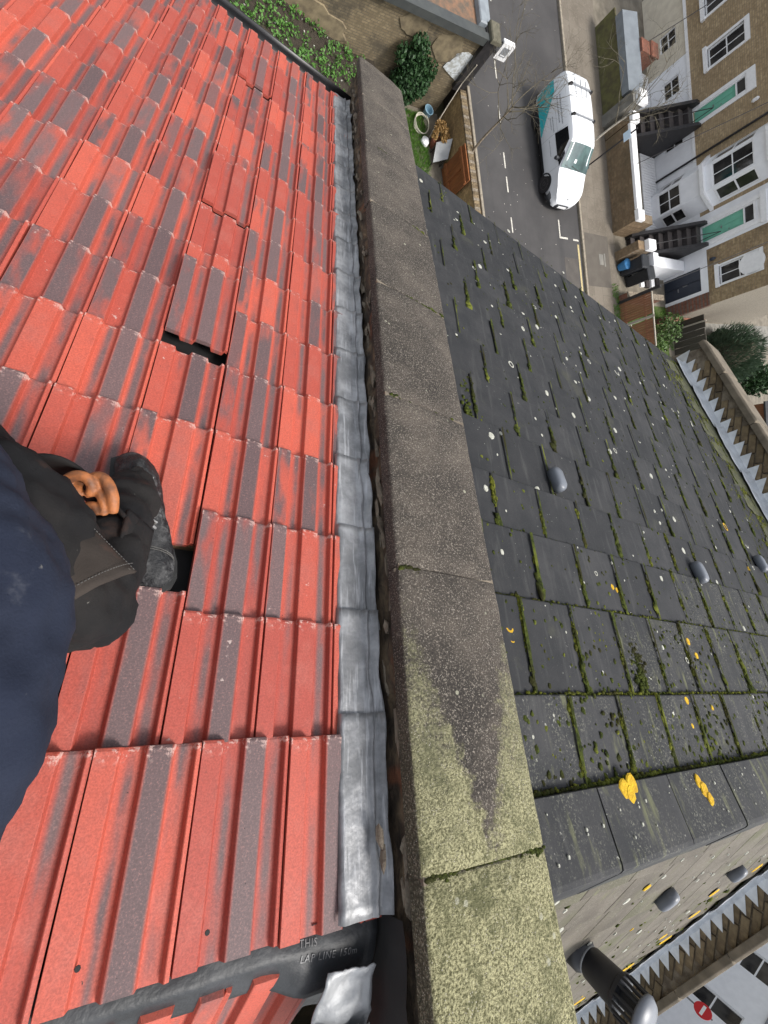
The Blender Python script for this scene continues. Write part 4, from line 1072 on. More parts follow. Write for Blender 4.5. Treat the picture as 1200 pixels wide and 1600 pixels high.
def bay(z0, z1, wz0, wz1, tag_, proj):
    v0 = VF - proj; yl, yr = 9.62, 10.66; sl = .52
    pts = [(VF + .02, yl - sl), (v0, yl), (v0, yr), (VF + .02, yr + sl)]
    def wall(m):
        wall_holes(m, v0, yl, yr, z0, z1, [(yl + .05, yr - .05, wz0, wz1)], .12)
        for (a, b) in ((pts[0], pts[1]), (pts[2], pts[3])):
            A = Vector((a[0], a[1], 0)); B = Vector((b[0], b[1], 0)); 
            def P(t, z): q = A.lerp(B, t); return (q.x, q.y, z)
            for ta, tb, za, zb_ in ((0, 1, z0, wz0), (0, 1, wz1, z1), (0, .15, wz0, wz1), (.88, 1, wz0, wz1)):
                m.quad(P(tb, za), P(ta, za), P(ta, zb_), P(tb, zb_))
    part('bay_wall', M_WHITE, ha, MUV, wall)
    sash(ha, v0 - .03, yl + .05, yr - .05, wz0, wz1, 2, 2)
    for si, (a, b) in enumerate(((pts[0], pts[1]), (pts[2], pts[3]))):
        A = Vector((a[0], a[1], 0)); B = Vector((b[0], b[1], 0)); nrm = Vector((0, 0, 1)).cross(B - A).normalized() * (.05)
        if nrm.x < 0: nrm = -nrm
        def P(t, z, o=0): q = A.lerp(B, t) + nrm * o; return (q.x, q.y, z)
        part('bay_side_pane', M_GLASS, ha, MUV, lambda m: m.quad(P(.88, wz0, 1), P(.15, wz0, 1), P(.15, wz1, 1), P(.88, wz1, 1)))
        def fr(m):
            for ta, tb, za, zb_ in ((.15, .22, wz0, wz1), (.80, .88, wz0, wz1), (.22, .80, wz0, wz0 + .06), (.22, .80, wz1 - .06, wz1), (.22, .80, (wz0 + wz1) / 2 - .025, (wz0 + wz1) / 2 + .025)):
                vs = [P(ta, za, .2), P(tb, za, .2), P(tb, zb_, .2), P(ta, zb_, .2), P(ta, za, .95), P(tb, za, .95), P(tb, zb_, .95), P(ta, zb_, .95)]
                m.add(vs, [(0, 1, 2, 3), (7, 6, 5, 4), (0, 4, 5, 1), (1, 5, 6, 2), (2, 6, 7, 3), (3, 7, 4, 0)])
        part('bay_side_frame', M_WPAINT, ha, MUV, fr)
    return pts
p1 = bay(0, 2.16, .36, 1.32, 'lower', .68); p2 = bay(2.30, 4.45, 2.56, 4.02, 'upper', .66)
def slab(z0, z1, proj, ov):
    v0 = VF - proj - ov; yl, yr = 9.62 - ov * .6, 10.66 + ov * .6; sl = .52 + ov * .3
    poly = [(VF + .02, yl - sl), (v0, yl), (v0, yr), (VF + .02, yr + sl)]
    def fn(m):
        vs = [(a, b, z) for z in (z0, z1) for a, b in poly]; m.add(vs, [(0, 1, 2, 3)[::-1], (4, 5, 6, 7), (0, 1, 5, 4), (1, 2, 6, 5), (2, 3, 7, 6), (3, 0, 4, 7)])
    return fn
part('bay_cornice', M_WPAINT, ha, MUV, slab(2.16, 2.30, .68, .16)); part('bay_cornice', M_WPAINT, ha, MUV, slab(4.45, 4.62, .66, .14)); part('bay_roof', M_SLATEG, ha, MUV, slab(4.62, 4.80, .60, 0))
# --- end brick house with navy door
hc = thing('end_terrace_house', 'brown brick end house with arched white window and navy door', 'house', uv(26, 6.2, 0))
holesC = [(5.70, 6.50, 2.36, 3.82), (5.72, 6.80, .0, 1.62), (5.70, 6.50, 4.9, 6.3)]
part('brick_front', M_STOCK_Y2, hc, MUV, lambda m: wall_holes(m, VF, 4.95, 7.42, 1.92, TOP, holesC))
part('white_plinth', M_WHITE, hc, MUV, lambda m: wall_holes(m, VF - .002, 5.55, 7.42, 0, 1.92, holesC))
part('brick_quoin', M_REDBR, hc, MUV, lambda m: m.box(VF - .03, VF + .2, 4.95, 5.55, 0, 1.92))
sash(hc, VF, *holesC[0], surround=.07); sash(hc, VF, *holesC[2], surround=.07)
part('arched_head', M_WPAINT, hc, MUV, lambda m: m.lathe([(.40, -.04), (.46, -.04), (.46, .05), (.40, .05)], 24, (VF, 6.1, 3.55), 'x'))
part('door', M_NAVY, hc, MUV, lambda m: (m.box(VF + .03, VF + .09, 5.74, 6.25, .02, 1.6), m.box(VF + .03, VF + .09, 6.27, 6.78, .02, 1.6)))
part('door_handle', M_HUB, hc, MUV, lambda m: (m.box(VF - .01, VF + .03, 6.20, 6.23, .85, 1.05), m.box(VF + .0, VF + .03, 6.05, 6.2, .62, .66)))
part('gable_side', plain('pebbledash', (.30, .265, .21), (.20, .175, .14), 30, .95, 0, .8), hc, MUV, lambda m: m.quad((VF, 4.95, 0), (VF + 8, 4.95, 0), (VF + 8, 4.95, TOP), (VF, 4.95, TOP)))
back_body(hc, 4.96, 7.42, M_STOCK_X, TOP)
part('wall_lamp', M_NAVY, hc, MUV, lambda m: m.lathe([(.02, 2.05), (.07, 2.1), (.08, 2.2), (.03, 2.3)], 10, (VF - .1, 6.9, 0)))
part('porch_wall', M_WHITE, hc, MUV, lambda m: (m.box(21.9, 24.5, 6.90, 7.36, 0, 1.0), m.box(21.5, 21.9, 6.85, 7.40, 0, 1.15)))
for i in range(4): part('porch_step', M_STEP if i % 2 else M_WPAINT, hc, MUV, lambda m: m.box(22.3 + i * .42, 22.3 + i * .42 + .28, 6.42, 6.88, .0, .12 + .02 * i))
# --- dark front steps
def steps(name, label, y0, y1, va, vb, zt, wall_mt):
    t = thing(name, label, 'steps', uv((va + vb) / 2, (y0 + y1) / 2, 0), 'flights of dark front steps')
    n = 8
    for i in range(n):
        x0 = va + (vb - va) * i / n; z = zt * (i + 1) / n
        st = part('step', M_STEP, t, MUV, lambda m: m.box(x0, vb, y0 + .14, y1 - .14, zt * i / n, z - .03))
        part('tread', M_STEP2, t, MUV, lambda m: m.bbox(x0 - .03, x0 + (vb - va) / n - .035, y0 + .13, y1 - .13, z - .03, z + .012, .008))
    for a, b in ((y0, y0 + .13), (y1 - .13, y1)):
        def cheek(m):
            pr = [(va - .1, 0), (va - .1, .34), (vb - .25, zt + .30), (vb, zt + .30), (vb, 0)]
            vs = [(x, y, z) for y in (a, b) for x, z in pr]; m.add(vs, [(0, 1, 2, 3, 4), (9, 8, 7, 6, 5)] + [(i, 5 + i, 5 + (i + 1) % 5, (i + 1) % 5) for i in range(5)])
        part('cheek_wall', M_BLACK, t, MUV, cheek)
    part('handrail', M_BLACK, t, MUV, lambda m: m.tube([(va + .2, y0 + .3, .0), (va + .2, y0 + .3, .95), (vb - .2, y0 + .3, zt + .85), (vb - .2, y0 + .3, zt)], .018, 6))
    return t
steps('front_steps', 'dark stone steps climbing to the mint door of the white house', 7.55, 8.62, 21.55, 24.5, 1.76, M_BLACK)
steps('front_steps', 'dark stone steps climbing to the mint door of the brick house', 12.62, 13.68, 21.6, 24.5, 1.76, M_BLACK)
# --- boundary walls and piers on the pavement
bw = thing('boundary_wall', 'brown brick boundary wall with wide white coping below the white bay', 'wall', uv(20.5, 10.7, 0))
part('brickwork', M_WALLBR, bw, MUV, lambda m: m.box(20.4, 20.62, 8.62, 12.45, 0, 1.12))
part('coping', M_WPAINT, bw, MUV, lambda m: m.bbox(20.36, 20.74, 9.05, 12.42, 1.12, 1.24, .02))
part('pier', M_WALLBR, bw, MUV, lambda m: m.box(20.36, 21.7, 8.60, 8.95, 0, 1.12))
part('pier_cap', M_WPAINT, bw, MUV, lambda m: m.bbox(20.32, 20.78, 8.56, 9.0, 1.12, 1.30, .03))
def pier(label, v0, v1, u0, u1, z, capc, mt=M_WALLBR, cap=.16):
    t = thing('gate_pier', label, 'gate pier', uv((v0 + v1) / 2, (u0 + u1) / 2, 0)); part('shaft', mt, t, MUV, lambda m: m.box(v0, v1, u0, u1, 0, z)); part('cap', capc, t, MUV, lambda m: m.bbox(max(v0, v1 - .46) - .04, v1 + .04, u0 - .04, u1 + .04, z, z + cap, .04)); return t
pier('long brick gate pier with white cap beside the dark steps of the white house', 20.36, 21.35, 7.42, 7.78, 1.15, M_WPAINT, cap=.22)
pier('stone gate pier with white cap next to the mossy planter', 20.3, 21.0, 13.02, 13.45, 1.45, M_WPAINT, M_GREYC, .2)
pier('short brick pier with white cap at the steps of the brick house', 20.42, 20.85, 12.5, 12.8, 1.2, M_WPAINT)
pier('red brick pier with slab top among the front railings', 21.1, 22.2, 15.1, 15.6, 1.55, M_REDBR, M_REDBR, .08)
# --- mossy planter / bin store with steel cover
pl = thing('bin_store', 'mossy bin store with long grey steel cover by the pavement', 'bin store', uv(20.9, 15.3, 0))
part('mossy_front', plain('mossy_render', (.13, .125, .045), (.08, .07, .035), 4, .95, 0, .6), pl, MUV, lambda m: m.box(20.42, 20.5, 13.5, 17.0, 0, .95))
part('steel_cover', M_SLATEG, pl, MUV, lambda m: m.add([(20.36, 13.6, .98), (20.36, 16.6, .98), (20.36, 13.6, 1.28), (20.36, 16.6, 1.28), (21.1, 13.6, 1.46), (21.1, 16.6, 1.46), (21.1, 13.6, .98), (21.1, 16.6, .98)], [(0, 2, 3, 1), (2, 4, 5, 3), (4, 6, 7, 5), (0, 6, 4, 2), (1, 3, 5, 7), (0, 1, 7, 6)]))
part('store_body', M_STEP, pl, MUV, lambda m: m.box(20.52, 21.05, 13.62, 16.58, 0, .97))
# white boarded deck behind the wall
dk = thing('white_boarding', 'white painted boards laid along the basement front', 'decking', uv(23.8, 11, 0))
for i in range(60):
    y = 8.95 + i * .122
    if y < 12.55 or y > 13.75: part('board', M_WPAINT, dk, MUV, lambda m: m.box(23.25, 24.5, y, y + .105, .02, .06))
# --- bins
def bin_(label, v, u, mt, hgt=1.0, w_=.5, rz=0):
    t = thing('wheelie_bin', label, 'bin', uv(v, u, 0)); Mb = Matrix.Translation(uv(v, u, .02)) @ Matrix.Rotation(math.radians(23) + rz, 4, 'Z')
    part('body', mt, t, Mb, lambda m: m.add([(x * a, y * a, z) for z, a in ((.04, .40), (hgt, .5)) for x, y in ((-w_, -w_), (w_, -w_), (w_, w_), (-w_, w_))], [(0, 3, 2, 1), (4, 5, 6, 7), (0, 1, 5, 4), (1, 2, 6, 5), (2, 3, 7, 6), (3, 0, 4, 7)]), bevel=.02)
    part('lid', mt, t, Mb, lambda m: m.bbox(-w_ * .56, w_ * .56, -w_ * .58, w_ * .54, hgt, hgt + .09, .04), bevel=.01)
    part('handle', mt, t, Mb, lambda m: m.tube([(-.15, w_ * .58, hgt + .04), (.15, w_ * .58, hgt + .04)], .02, 6))
    for sx in (-1, 1): part('wheel', M_TYRE, t, Mb, lambda m: m.lathe([(.09, -.03), (.1, 0), (.09, .03)], 12, (sx * w_ * .38, w_ * .42, .08), 'x'))
bin_('black wheelie bin next to the blue box', 20.95, 7.0, M_BUMP)
bin_('black wheelie bin against the white porch wall', 21.35, 6.55, M_BUMP, 1.0, .5, .2)
for i, (v, u) in enumerate(((21.2, 7.18), (21.45, 6.92))):
    o = part('paint_tub', M_BUMP, None, Matrix.Translation(uv(v, u, 1.14 if i == 0 else 1.13)), lambda m: m.lathe([(.11, 0), (.13, .03), (.13, .2), (.10, .21), (.10, .18)], 16))
    bpy.data.objects.remove(o)
t = thing('recycling_box', 'blue recycling box with crumpled lid by the gate pier', 'box', uv(20.65, 7.15, 0))
part('tub', M_BLUE, t, Matrix.Translation(uv(20.65, 7.15, .10)), lambda m: m.lathe([(.16, 0), (.22, .35), (.24, .37), (.2, .37)], 12)); part('lid', M_BLUE, t, Matrix.Translation(uv(20.65, 7.15, .47)), lambda m: m.lathe([(.24, 0), (.2, .05), (.05, .08)], 9))
# --- slatted fence, side garden
fn_ = thing('slat_fence', 'red brown vertical slat fence closing the side garden', 'fence', uv(20.35, 4.4, 0))
y = 3.2
while y < 5.5:
    if not (4.42 < y + .04 < 4.58): part('slat', M_FENCE, fn_, MUV, lambda m: m.box(20.33, 20.352, y, y + .088, .05, 1.5 + random.uniform(-.01, .01)))
    y += .10
part('rail', M_FENCE, fn_, MUV, lambda m: (m.box(20.352, 20.40, 3.2, 5.5, .3, .38), m.box(20.352, 20.40, 3.2, 5.5, 1.15, 1.23)))
part('post', M_PALE, fn_, MUV, lambda m: m.box(20.31, 20.40, 4.44, 4.54, 0, 1.55)); part('top_rail', M_PALE, fn_, MUV, lambda m: m.box(20.32, 20.38, 3.2, 5.5, 1.512, 1.55)); part('post', M_BLACK, fn_, MUV, lambda m: m.box(20.28, 20.42, 5.5, 5.62, 0, 1.9))
lw = thing('low_red_wall', 'low red brick wall at the end of the slat fence', 'wall', uv(20.4, 5.7, 0)); part('brickwork', M_REDBR, lw, MUV, lambda m: m.box(20.3, 23.2, 5.66, 5.85, 0, .55)); part('coping', M_MORT, lw, MUV, lambda m: m.bbox(20.26, 23.24, 5.63, 5.88, .55, .61, .01))
hc2 = thing('red_edge_wall', 'red brick edging wall along the end house path', 'wall', uv(25.5, 4.9, 0)); part('brickwork', M_REDBR, hc2, MUV, lambda m: m.box(23.4, 27.5, 4.72, 4.92, 0, .5))
dkf = thing('sleeper_fence', 'dark plank fence with two pale battens behind the lawn', 'fence', uv(25.2, 3.2, 0))
for i in range(9): part('plank', M_DKWOOD, dkf, MUV, lambda m: m.box(25.15, 25.2, 1.9 + i * .32, 1.9 + i * .32 + .3, 0, 1.4 + .03 * (i % 2)))
for y in (3.0, 4.4): part('batten', M_PALE, dkf, MUV, lambda m: m.box(25.08, 25.15, y, y + .07, 0, 1.5))
struct('side_path', M_GREYC, lambda m: m.box(25.6, 40, 3.6, 4.9, .0, .03), MUV)
sh = thing('garden_shed', 'brown timber shed wall beyond the conifer', 'shed', uv(31, -.5, 0))
for i in range(8): part('board', M_SHED, sh, MUV, lambda m: m.box(29.5, 29.56, -3.2 + i * .4, -3.2 + i * .4 + .39, 0, 2.1))
part('shed_body', M_SHED, sh, MUV, lambda m: m.box(29.57, 32, -3.2, 0, 0, 2.05)); part('roof', M_SLATE, sh, MUV, lambda m: m.box(29.4, 32.2, -3.3, .1, 2.1, 2.18))
# --- wires
def wire(label, a, b, sag, r_=.014):
    pts = [Vector(a).lerp(Vector(b), i / 16) - Vector((0, 0, sag * 4 * (i / 16) * (1 - i / 16))) for i in range(17)]
    o = part('overhead_cable', M_BLACK, None, MUV, lambda m: m.tube(pts, r_, 5)); tag(o, label, 'cable', 'cables strung over the front gardens')
wire('black cable running down to the boundary wall beside the white bay', (20.6, 10.85, 1.2), (24.5, 11.38, 6.9), .08)
wire('black cable from the red brick pier to the brick house front', (21.5, 15.5, 1.6), (24.5, 15.95, 6.9), .05)
wire('thin black cable at the end house over the bins', (20.4, 5.6, 1.85), (24.45, 6.6, 6.6), .10)
# --- street sign post by the van
sp = thing('sign_post', 'thin dark post with small pale blue plate behind the van', 'sign', uv(18.75, 11.05, 0))
part('post', M_BLACK, sp, MUV, lambda m: m.tube([(18.75, 11.05, .05), (18.75, 11.05, 2.3)], .03, 8)); part('plate', plain('pale_blue_plate', (.55, .68, .78), (.5, .62, .72), 6, .5, 0, 0), sp, MUV, lambda m: m.box(18.70, 18.72, 10.90, 11.2, 1.78, 2.05))

# ================================================================ VAN
vn = thing('parked_van', 'white panel van with teal rear corner graphic parked at the kerb', 'van', uv(16.75, 11.1, 0))
MV = Matrix(((-U.x, V.x, 0, 0), (-U.y, V.y, 0, 0), (0, 0, 1, 0), (0, 0, 0, 1)))      # local x forward, y towards kerb
MV = Matrix.Translation(uv(16.50, 12.92, 0)) @ MV @ Matrix.Scale(.89, 4)
def vsec(x):
    # returns half section (y,z) from sill to roof centre
    def lerp(tab):
        for (a, va), (b, vb) in zip(tab, tab[1:]):
            if a <= x <= b: return va + (vb - va) * (x - a) / (b - a)
        return tab[-1][1] if x > tab[-1][0] else tab[0][1]
    roof = lerp(((0, 1.62), (.06, 1.74), (.3, 1.80), (1.2, 1.83), (2.3, 1.82), (2.62, 1.77), (3.02, 1.46), (3.42, 1.14), (3.6, 1.06), (4.05, .94), (4.22, .80), (4.36, .66), (4.40, .55)))
    belt = lerp(((0, 1.05), (2.6, 1.08), (3.42, 1.06), (4.05, .88), (4.3, .70), (4.4, .52)))
    halfw = lerp(((0, .82), (.08, .87), (.4, .895), (3.3, .90), (3.9, .87), (4.2, .78), (4.36, .62), (4.40, .50)))
    tum = lerp(((0, .10), (2.6, .12), (3.0, .16), (3.42, .10), (4.4, .06)))
    sill = lerp(((0, .34), (.3, .27), (3.9, .27), (4.4, .30)))
    belt = min(belt, roof - .02)
    rw = halfw - tum * (roof - belt) / .7 * 1.0
    return [(halfw - .06, sill), (halfw, sill + .10), (halfw + .005, (sill + belt) / 2), (halfw - .01, belt), (rw - .0, roof - .16 * min(1, (roof - belt) / .3)), (rw - .06, roof - .045 * min(1, (roof - belt) / .3)), (rw - .20, roof - .004), (0, roof + .01)]
xs = [0, .03, .08, .2, .4, .8, 1.2, 1.7, 2.2, 2.5, 2.62, 2.8, 3.02, 3.22, 3.42, 3.5, 3.6, 3.8, 4.05, 4.15, 4.22, 4.3, 4.36, 4.40]
def vring(x):
    h = vsec(x); return [(x, -y, z) for y, z in h] + [(x, y, z) for y, z in h[-2::-1]]
part('body', M_VANW, vn, MV, lambda m: m.loft([vring(x) for x in xs]), auto=35)
def onside(x, z, off=.006, side=-1):   # point on the van flank at x,z
    h = vsec(x)
    for (ya, za), (yb, zb_) in zip(h, h[1:]):
        if za <= z <= zb_:
            t_ = (z - za) / (zb_ - za + 1e-9); return (x, side * (ya + (yb - ya) * t_ + off), z)
    return (x, side * (h[0][0] + off), z)
def flank_poly(m, fx, z0, z1, n=14, k=6, side=-1, off=.006, mi=0):
    # fx(z)->(xa,xb)
    def fn(a, b):
        z = z0 + b * (z1 - z0); xa, xb = fx(z); return onside(xa + a * (xb - xa), z, off, side)
    m.grid(fn if side > 0 else (lambda a, b: fn(1 - a, b)), n, k, mi)
for sd in (-1, 1):
    part('side_window', M_VGLASS, vn, MV, lambda m: flank_poly(m, lambda z: (2.02 + .12 * max(0, (z - 1.1)), 3.12 - 1.0 * (z - 1.08)), 1.08, 1.62, side=sd, off=.008))
    part('quarter_window', M_VGLASS, vn, MV, lambda m: flank_poly(m, lambda z: (3.10 - .95 * (z - 1.1) - .0, 3.32 - 1.25 * (z - 1.1)), 1.10, 1.38, side=sd, off=.008))
    mi_ = part('mirror', M_BUMP, vn, MV, lambda m: m.loft([[(3.02 + .07 * math.cos(a) * q, sd * (.93 + w2), 1.13 + .09 * math.sin(a) * q) for a in [2 * PI * k / 10 for k in range(10)]] for w2, q in ((-.05, .5), (.04, .95), (.13, 1), (.18, .7))]), smooth=True)
    part('side_moulding', M_BUMP, vn, MV, lambda m: flank_poly(m, lambda z: (.95, 3.12), .28, .40, side=sd, off=.014))
    part('door_line', M_GREY, vn, MV, lambda m: (flank_poly(m, lambda z: (2.0, 2.008), .42, 1.62, 1, 8, sd, .004), flank_poly(m, lambda z: (3.26, 3.268), .42, 1.05, 1, 6, sd, .004), flank_poly(m, lambda z: (1.02, 1.98), 1.18, 1.186, 8, 1, sd, .004)))
    part('headlight', plain('clear_headlight', (.45, .47, .48), (.2, .21, .22), 6, .15, 0, 0), vn, MV, lambda m: m.grid(lambda a, b: (3.98 + .24 * a - .02 * b, sd * (.60 + .20 * (1 - a) + .05 * b), .86 - .10 * a + .05 * (1 - b) * 0 + .10 * (b - .5) + .03), 4, 4))
    for ax_, xx in (('front', 3.53), ('rear', .81)):
        wl = part('wheel', M_TYRE, vn, MV, lambda m: m.lathe([(.18, -.09), (.29, -.10), (.315, -.07), (.32, 0), (.315, .07), (.29, .10), (.18, .09)], 28, (xx, sd * .80, .32), 'y'), auto=50)
        r_ = MB(); r_.lathe([(.03, sd * .085), (.06, sd * .10), (.12, sd * .075), (.17, sd * .09), (.20, sd * .10), (.205, sd * .06)], 24, (xx, sd * .80, .32), 'y'); o = r_.build('rim', M_HUB, None, auto=40); o.parent = wl
        part('wheel_arch', M_BUMP, vn, MV, lambda m: m.add([(xx + math.cos(th) * q, sd * (.905 if q < .4 else .898), .32 + math.sin(th) * q) for th in [PI * k / 16 for k in range(17)] for q in (.325, .385)], [(2 * k, 2 * k + 1, 2 * k + 3, 2 * k + 2) for k in range(16)]))
        part('arch_well', M_BLACK, vn, MV, lambda m: m.lathe([(.34, 0), (.34, .003), (.1, .0032)], 24, (xx, sd * .899 - (.003 if sd > 0 else 0), .32), 'y'))
def wsc(a, b):   # windscreen lies on the loft between roof and bonnet
    x = 2.70 + b * .68; h = vsec(x); yy = (a * 2 - 1) * (h[4][0] - .03); z = h[-1][1] + (h[5][1] - h[-1][1]) * abs(a * 2 - 1) ** 3 + .010
    return (x, yy, z)
part('windscreen', M_SCREEN, vn, MV, lambda m: m.grid(wsc, 12, 8), smooth=True)
part('wiper', M_BLACK, vn, MV, lambda m: (m.tube([(3.38, .35, 1.20), (3.30, -.25, 1.265)], .012, 5), m.tube([(3.38, -.2, 1.19), (3.30, -.68, 1.235)], .012, 5)))
part('dashboard_paper', M_WPAINT, vn, MV, lambda m: m.add([wsc(.36, .62), wsc(.46, .62), wsc(.46, .78), wsc(.36, .78)], [(0, 1, 2, 3)]).__class__ and None if False else m.add([tuple(Vector(p) + Vector((0, 0, .004))) for p in (wsc(.38, .60), wsc(.46, .60), wsc(.46, .74), wsc(.38, .74))], [(0, 3, 2, 1)]))
def bumper(m):
    def sec(y): q = 1 - (abs(y) / .93) ** 3; x = 3.98 + .45 * q ** .8 if q > 0 else 3.98; return x
    m.loft([[(sec(y) - dx, y, z) for dx, z in ((.10, .25), (.0, .27), (-.012, .38), (.0, .50), (.08, .545))] for y in [-.91 + 1.82 * i / 16 for i in range(17)]], closed=False)
part('front_bumper', M_BUMP, vn, MV, bumper, smooth=True)
part('number_plate', M_WPAINT, vn, MV, lambda m: m.box(4.435, 4.452, -.26, .26, .36, .47))
part('grille', M_BUMP, vn, MV, lambda m: m.grid(lambda a, b: (4.385 - .07 * b - .10 * (abs(a * 2 - 1)) ** 2, -.42 + a * .84, .60 + .08 * b), 8, 2))
part('badge', M_HUB, vn, MV, lambda m: m.lathe([(.05, 0), (.05, .012)], 10, (4.30, 0, .74), 'x'))
part('rear_bumper', M_BUMP, vn, MV, lambda m: m.box(-.05, .1, -.84, .84, .30, .52), bevel=.03)
for x in (.62, 1.75):
    rb = part('roof_bar', M_GREY, vn, MV, lambda m: m.box(x - .025, x + .025, -.70, .70, 1.855, 1.885))
    for sd in (-1, 1): part('bar_foot', M_BLACK, vn, MV, lambda m: m.add([(x - .05, sd * .74, 1.70), (x + .05, sd * .74, 1.70), (x + .05, sd * .56, 1.80), (x - .05, sd * .56, 1.80), (x - .03, sd * .70, 1.885), (x + .03, sd * .70, 1.885), (x + .03, sd * .58, 1.885), (x - .03, sd * .58, 1.885)], [(0, 1, 2, 3), (7, 6, 5, 4), (0, 4, 5, 1), (1, 5, 6, 2), (2, 6, 7, 3), (3, 7, 4, 0)]))
part('roof_rib', M_GREY, vn, MV, lambda m: [m.box(.3, 2.2, y - .006, y + .006, 1.815, 1.8385 - .010 * abs(y) * 2) for y in (-.35, 0, .35)])
for sd in (-1, 1):
    part('teal_graphic', M_TEAL, vn, MV, lambda m: flank_poly(m, lambda z: (.04, .55 + 1.25 * max(0, (1.20 - z)) / .8) if z < 1.2 else (.04, .5), .42, 1.22, side=sd, off=.0075))
    # the signwriting is too small to read: rows of fine marks
    def marks(m):
        r2 = random.Random(6)
        for z, xa, xb, hh in ((1.40, .75, 1.85, .05), (1.28, .75, 1.7, .05), (1.02, 1.35, 1.95, .04), (.92, 1.35, 1.8, .035), (.78, 2.1, 2.75, .03)):
            x = xa
            while x < xb:
                l_ = r2.uniform(.02, .05); flank_poly(m, lambda zz: (x, x + l_), z, z + hh * r2.uniform(.6, 1), 1, 1, sd, .007); x += l_ + .018
    part('signwriting', M_GREY, vn, MV, marks)['kind'] = 'stuff'
part('underbody', M_BLACK, vn, MV, lambda m: m.box(.1, 4.2, -.8, .8, .2, .34))
# ================================================================ BARE TREES
def bare_tree(name, label, v, u, h, seed, mt_t, mt_b, lean=(0, 0), nb=9, crown=.45, r0=.045, spread=1.0):
    t = thing(name, label, 'tree', uv(v, u, 0)); r2 = random.Random(seed); tr = MB(); br = MB()
    base = Vector((v, u, -.1)); pts = []; n = 10
    for i in range(n + 1):
        q = i / n; pts.append(base + Vector((lean[0] * q + .05 * math.sin(q * 5 + seed), lean[1] * q + .05 * math.cos(q * 4 + seed), h * crown * 1.05 * q)))
    tr.tube(pts, [r0 * (1 - .45 * i / n) for i in range(n + 1)], 8)
    def grow(p, d, L, r_, lev):
        n2 = 6; q = [p]; dd = d.normalized()
        for i in range(n2):
            dd = (dd + Vector((r2.gauss(0, .16), r2.gauss(0, .16), r2.gauss(.03, .12)))).normalized(); q.append(q[-1] + dd * L / n2)
        br.tube(q, [max(.0022, r_ * (1 - .7 * i / n2)) for i in range(n2 + 1)], 5 if lev < 2 else 4)
        if lev < 3:
            for k in range(r2.randint(3, 5) if lev < 2 else r2.randint(2, 3)):
                i = r2.randint(2, n2); a = dd.orthogonal().normalized(); a.rotate(Matrix.Rotation(r2.uniform(0, 6.28), 3, dd)); grow(q[i], dd * r2.uniform(.5, 1) + a * r2.uniform(.4, .9), L * r2.uniform(.4, .7), r_ * .5, lev + 1)
    for k in range(nb):
        p = pts[-1 - (k % 4)]; a = 2 * PI * k / nb + r2.uniform(-.3, .3); grow(p, Vector((math.cos(a) * spread, math.sin(a) * spread, r2.uniform(.45, 1.2))), h * r2.uniform(.22, .42), r0 * .42, 0)
    tr.build('trunk', mt_t, t, MUV, smooth=True); br.build('crown', mt_b, t, MUV, smooth=True); return t
bare_tree('bare_tree', 'leafless pollarded sapling leaning from the garden wall across the parked van', 12.33, 10.40, 4.2, 4, M_BARK, M_BARK2, (.0, .1), 10, .45, .045, 1.0)
bare_tree('bare_tree', 'slim pale barked leafless tree on the pavement behind the van', 18.95, 11.95, 4.6, 9, M_BARK3, M_BARK2, (.15, -.05), 7, .42, .05, .7)

# ================================================================ LEAFY THINGS
def leaf(m, p, size, r2, up=0.0, asp=1.6):
    a = Vector((r2.gauss(0, 1), r2.gauss(0, 1), r2.gauss(0, 1) + up)).normalized(); b = a.orthogonal().normalized(); b.rotate(Matrix.Rotation(r2.uniform(0, 6.28), 3, a)); c = a.cross(b)
    L = size * asp * .5; W = size * .5; p = Vector(p)
    m.add([p - b * L, p + c * W * .9 - b * L * .1 + a * W * .25, p + b * L, p - c * W * .9 - b * L * .1 + a * W * .25], [(0, 1, 2, 3)])
def foliage(root, mt, M, clumps, n, size, seed, up=.4, name='foliage', asp=1.6):
    r2 = random.Random(seed); m = MB()
    tot = sum(c[3] * c[4] * c[5] for c in clumps)
    for cx, cy, cz, rx, ry, rz in clumps:
        k = max(8, int(n * rx * ry * rz / tot))
        for i in range(k):
            d = Vector((r2.gauss(0, 1), r2.gauss(0, 1), r2.gauss(0, 1))).normalized() * (r2.random() ** .35)
            leaf(m, (cx + d.x * rx, cy + d.y * ry, cz + d.z * rz), size * r2.uniform(.6, 1.3), r2, up, asp)
    return m.build(name, mt, root, M)
iv = thing('ivy_bush', 'dark green ivy bush climbing the yellow brick side wall', 'bush', uv(10, 12.3, -.9))
foliage(iv, M_IVY, MUV, [(9.9, 12.15, -.3, .62, .40, .55), (10.0, 12.15, .15, .60, .38, .5), (9.85, 12.2, .55, .50, .30, .42), (9.7, 12.2, .95, .32, .25, .35), (10.35, 12.15, -.1, .38, .32, .5), (9.65, 12.1, -.6, .42, .38, .4), (10.5, 12.2, .35, .25, .25, .35), (9.3, 12.25, .55, .22, .2, .3), (9.95, 12.0, -.9, .35, .35, .3)], 5200, .085, 3)
part('stem', M_BARK2, iv, MUV, lambda m: [m.tube([(9.8 + .12 * k, 12.3, -1.2), (9.75 + .16 * k, 12.35, -.3), (9.7 + .18 * k, 12.38, .6)], [.03, .022, .01], 6) for k in range(4)])
cf_ = thing('conifer_bush', 'large grey green feathery conifer bush beyond the gable coping', 'bush', uv(27.4, 2.9, 0))
r3 = random.Random(12)
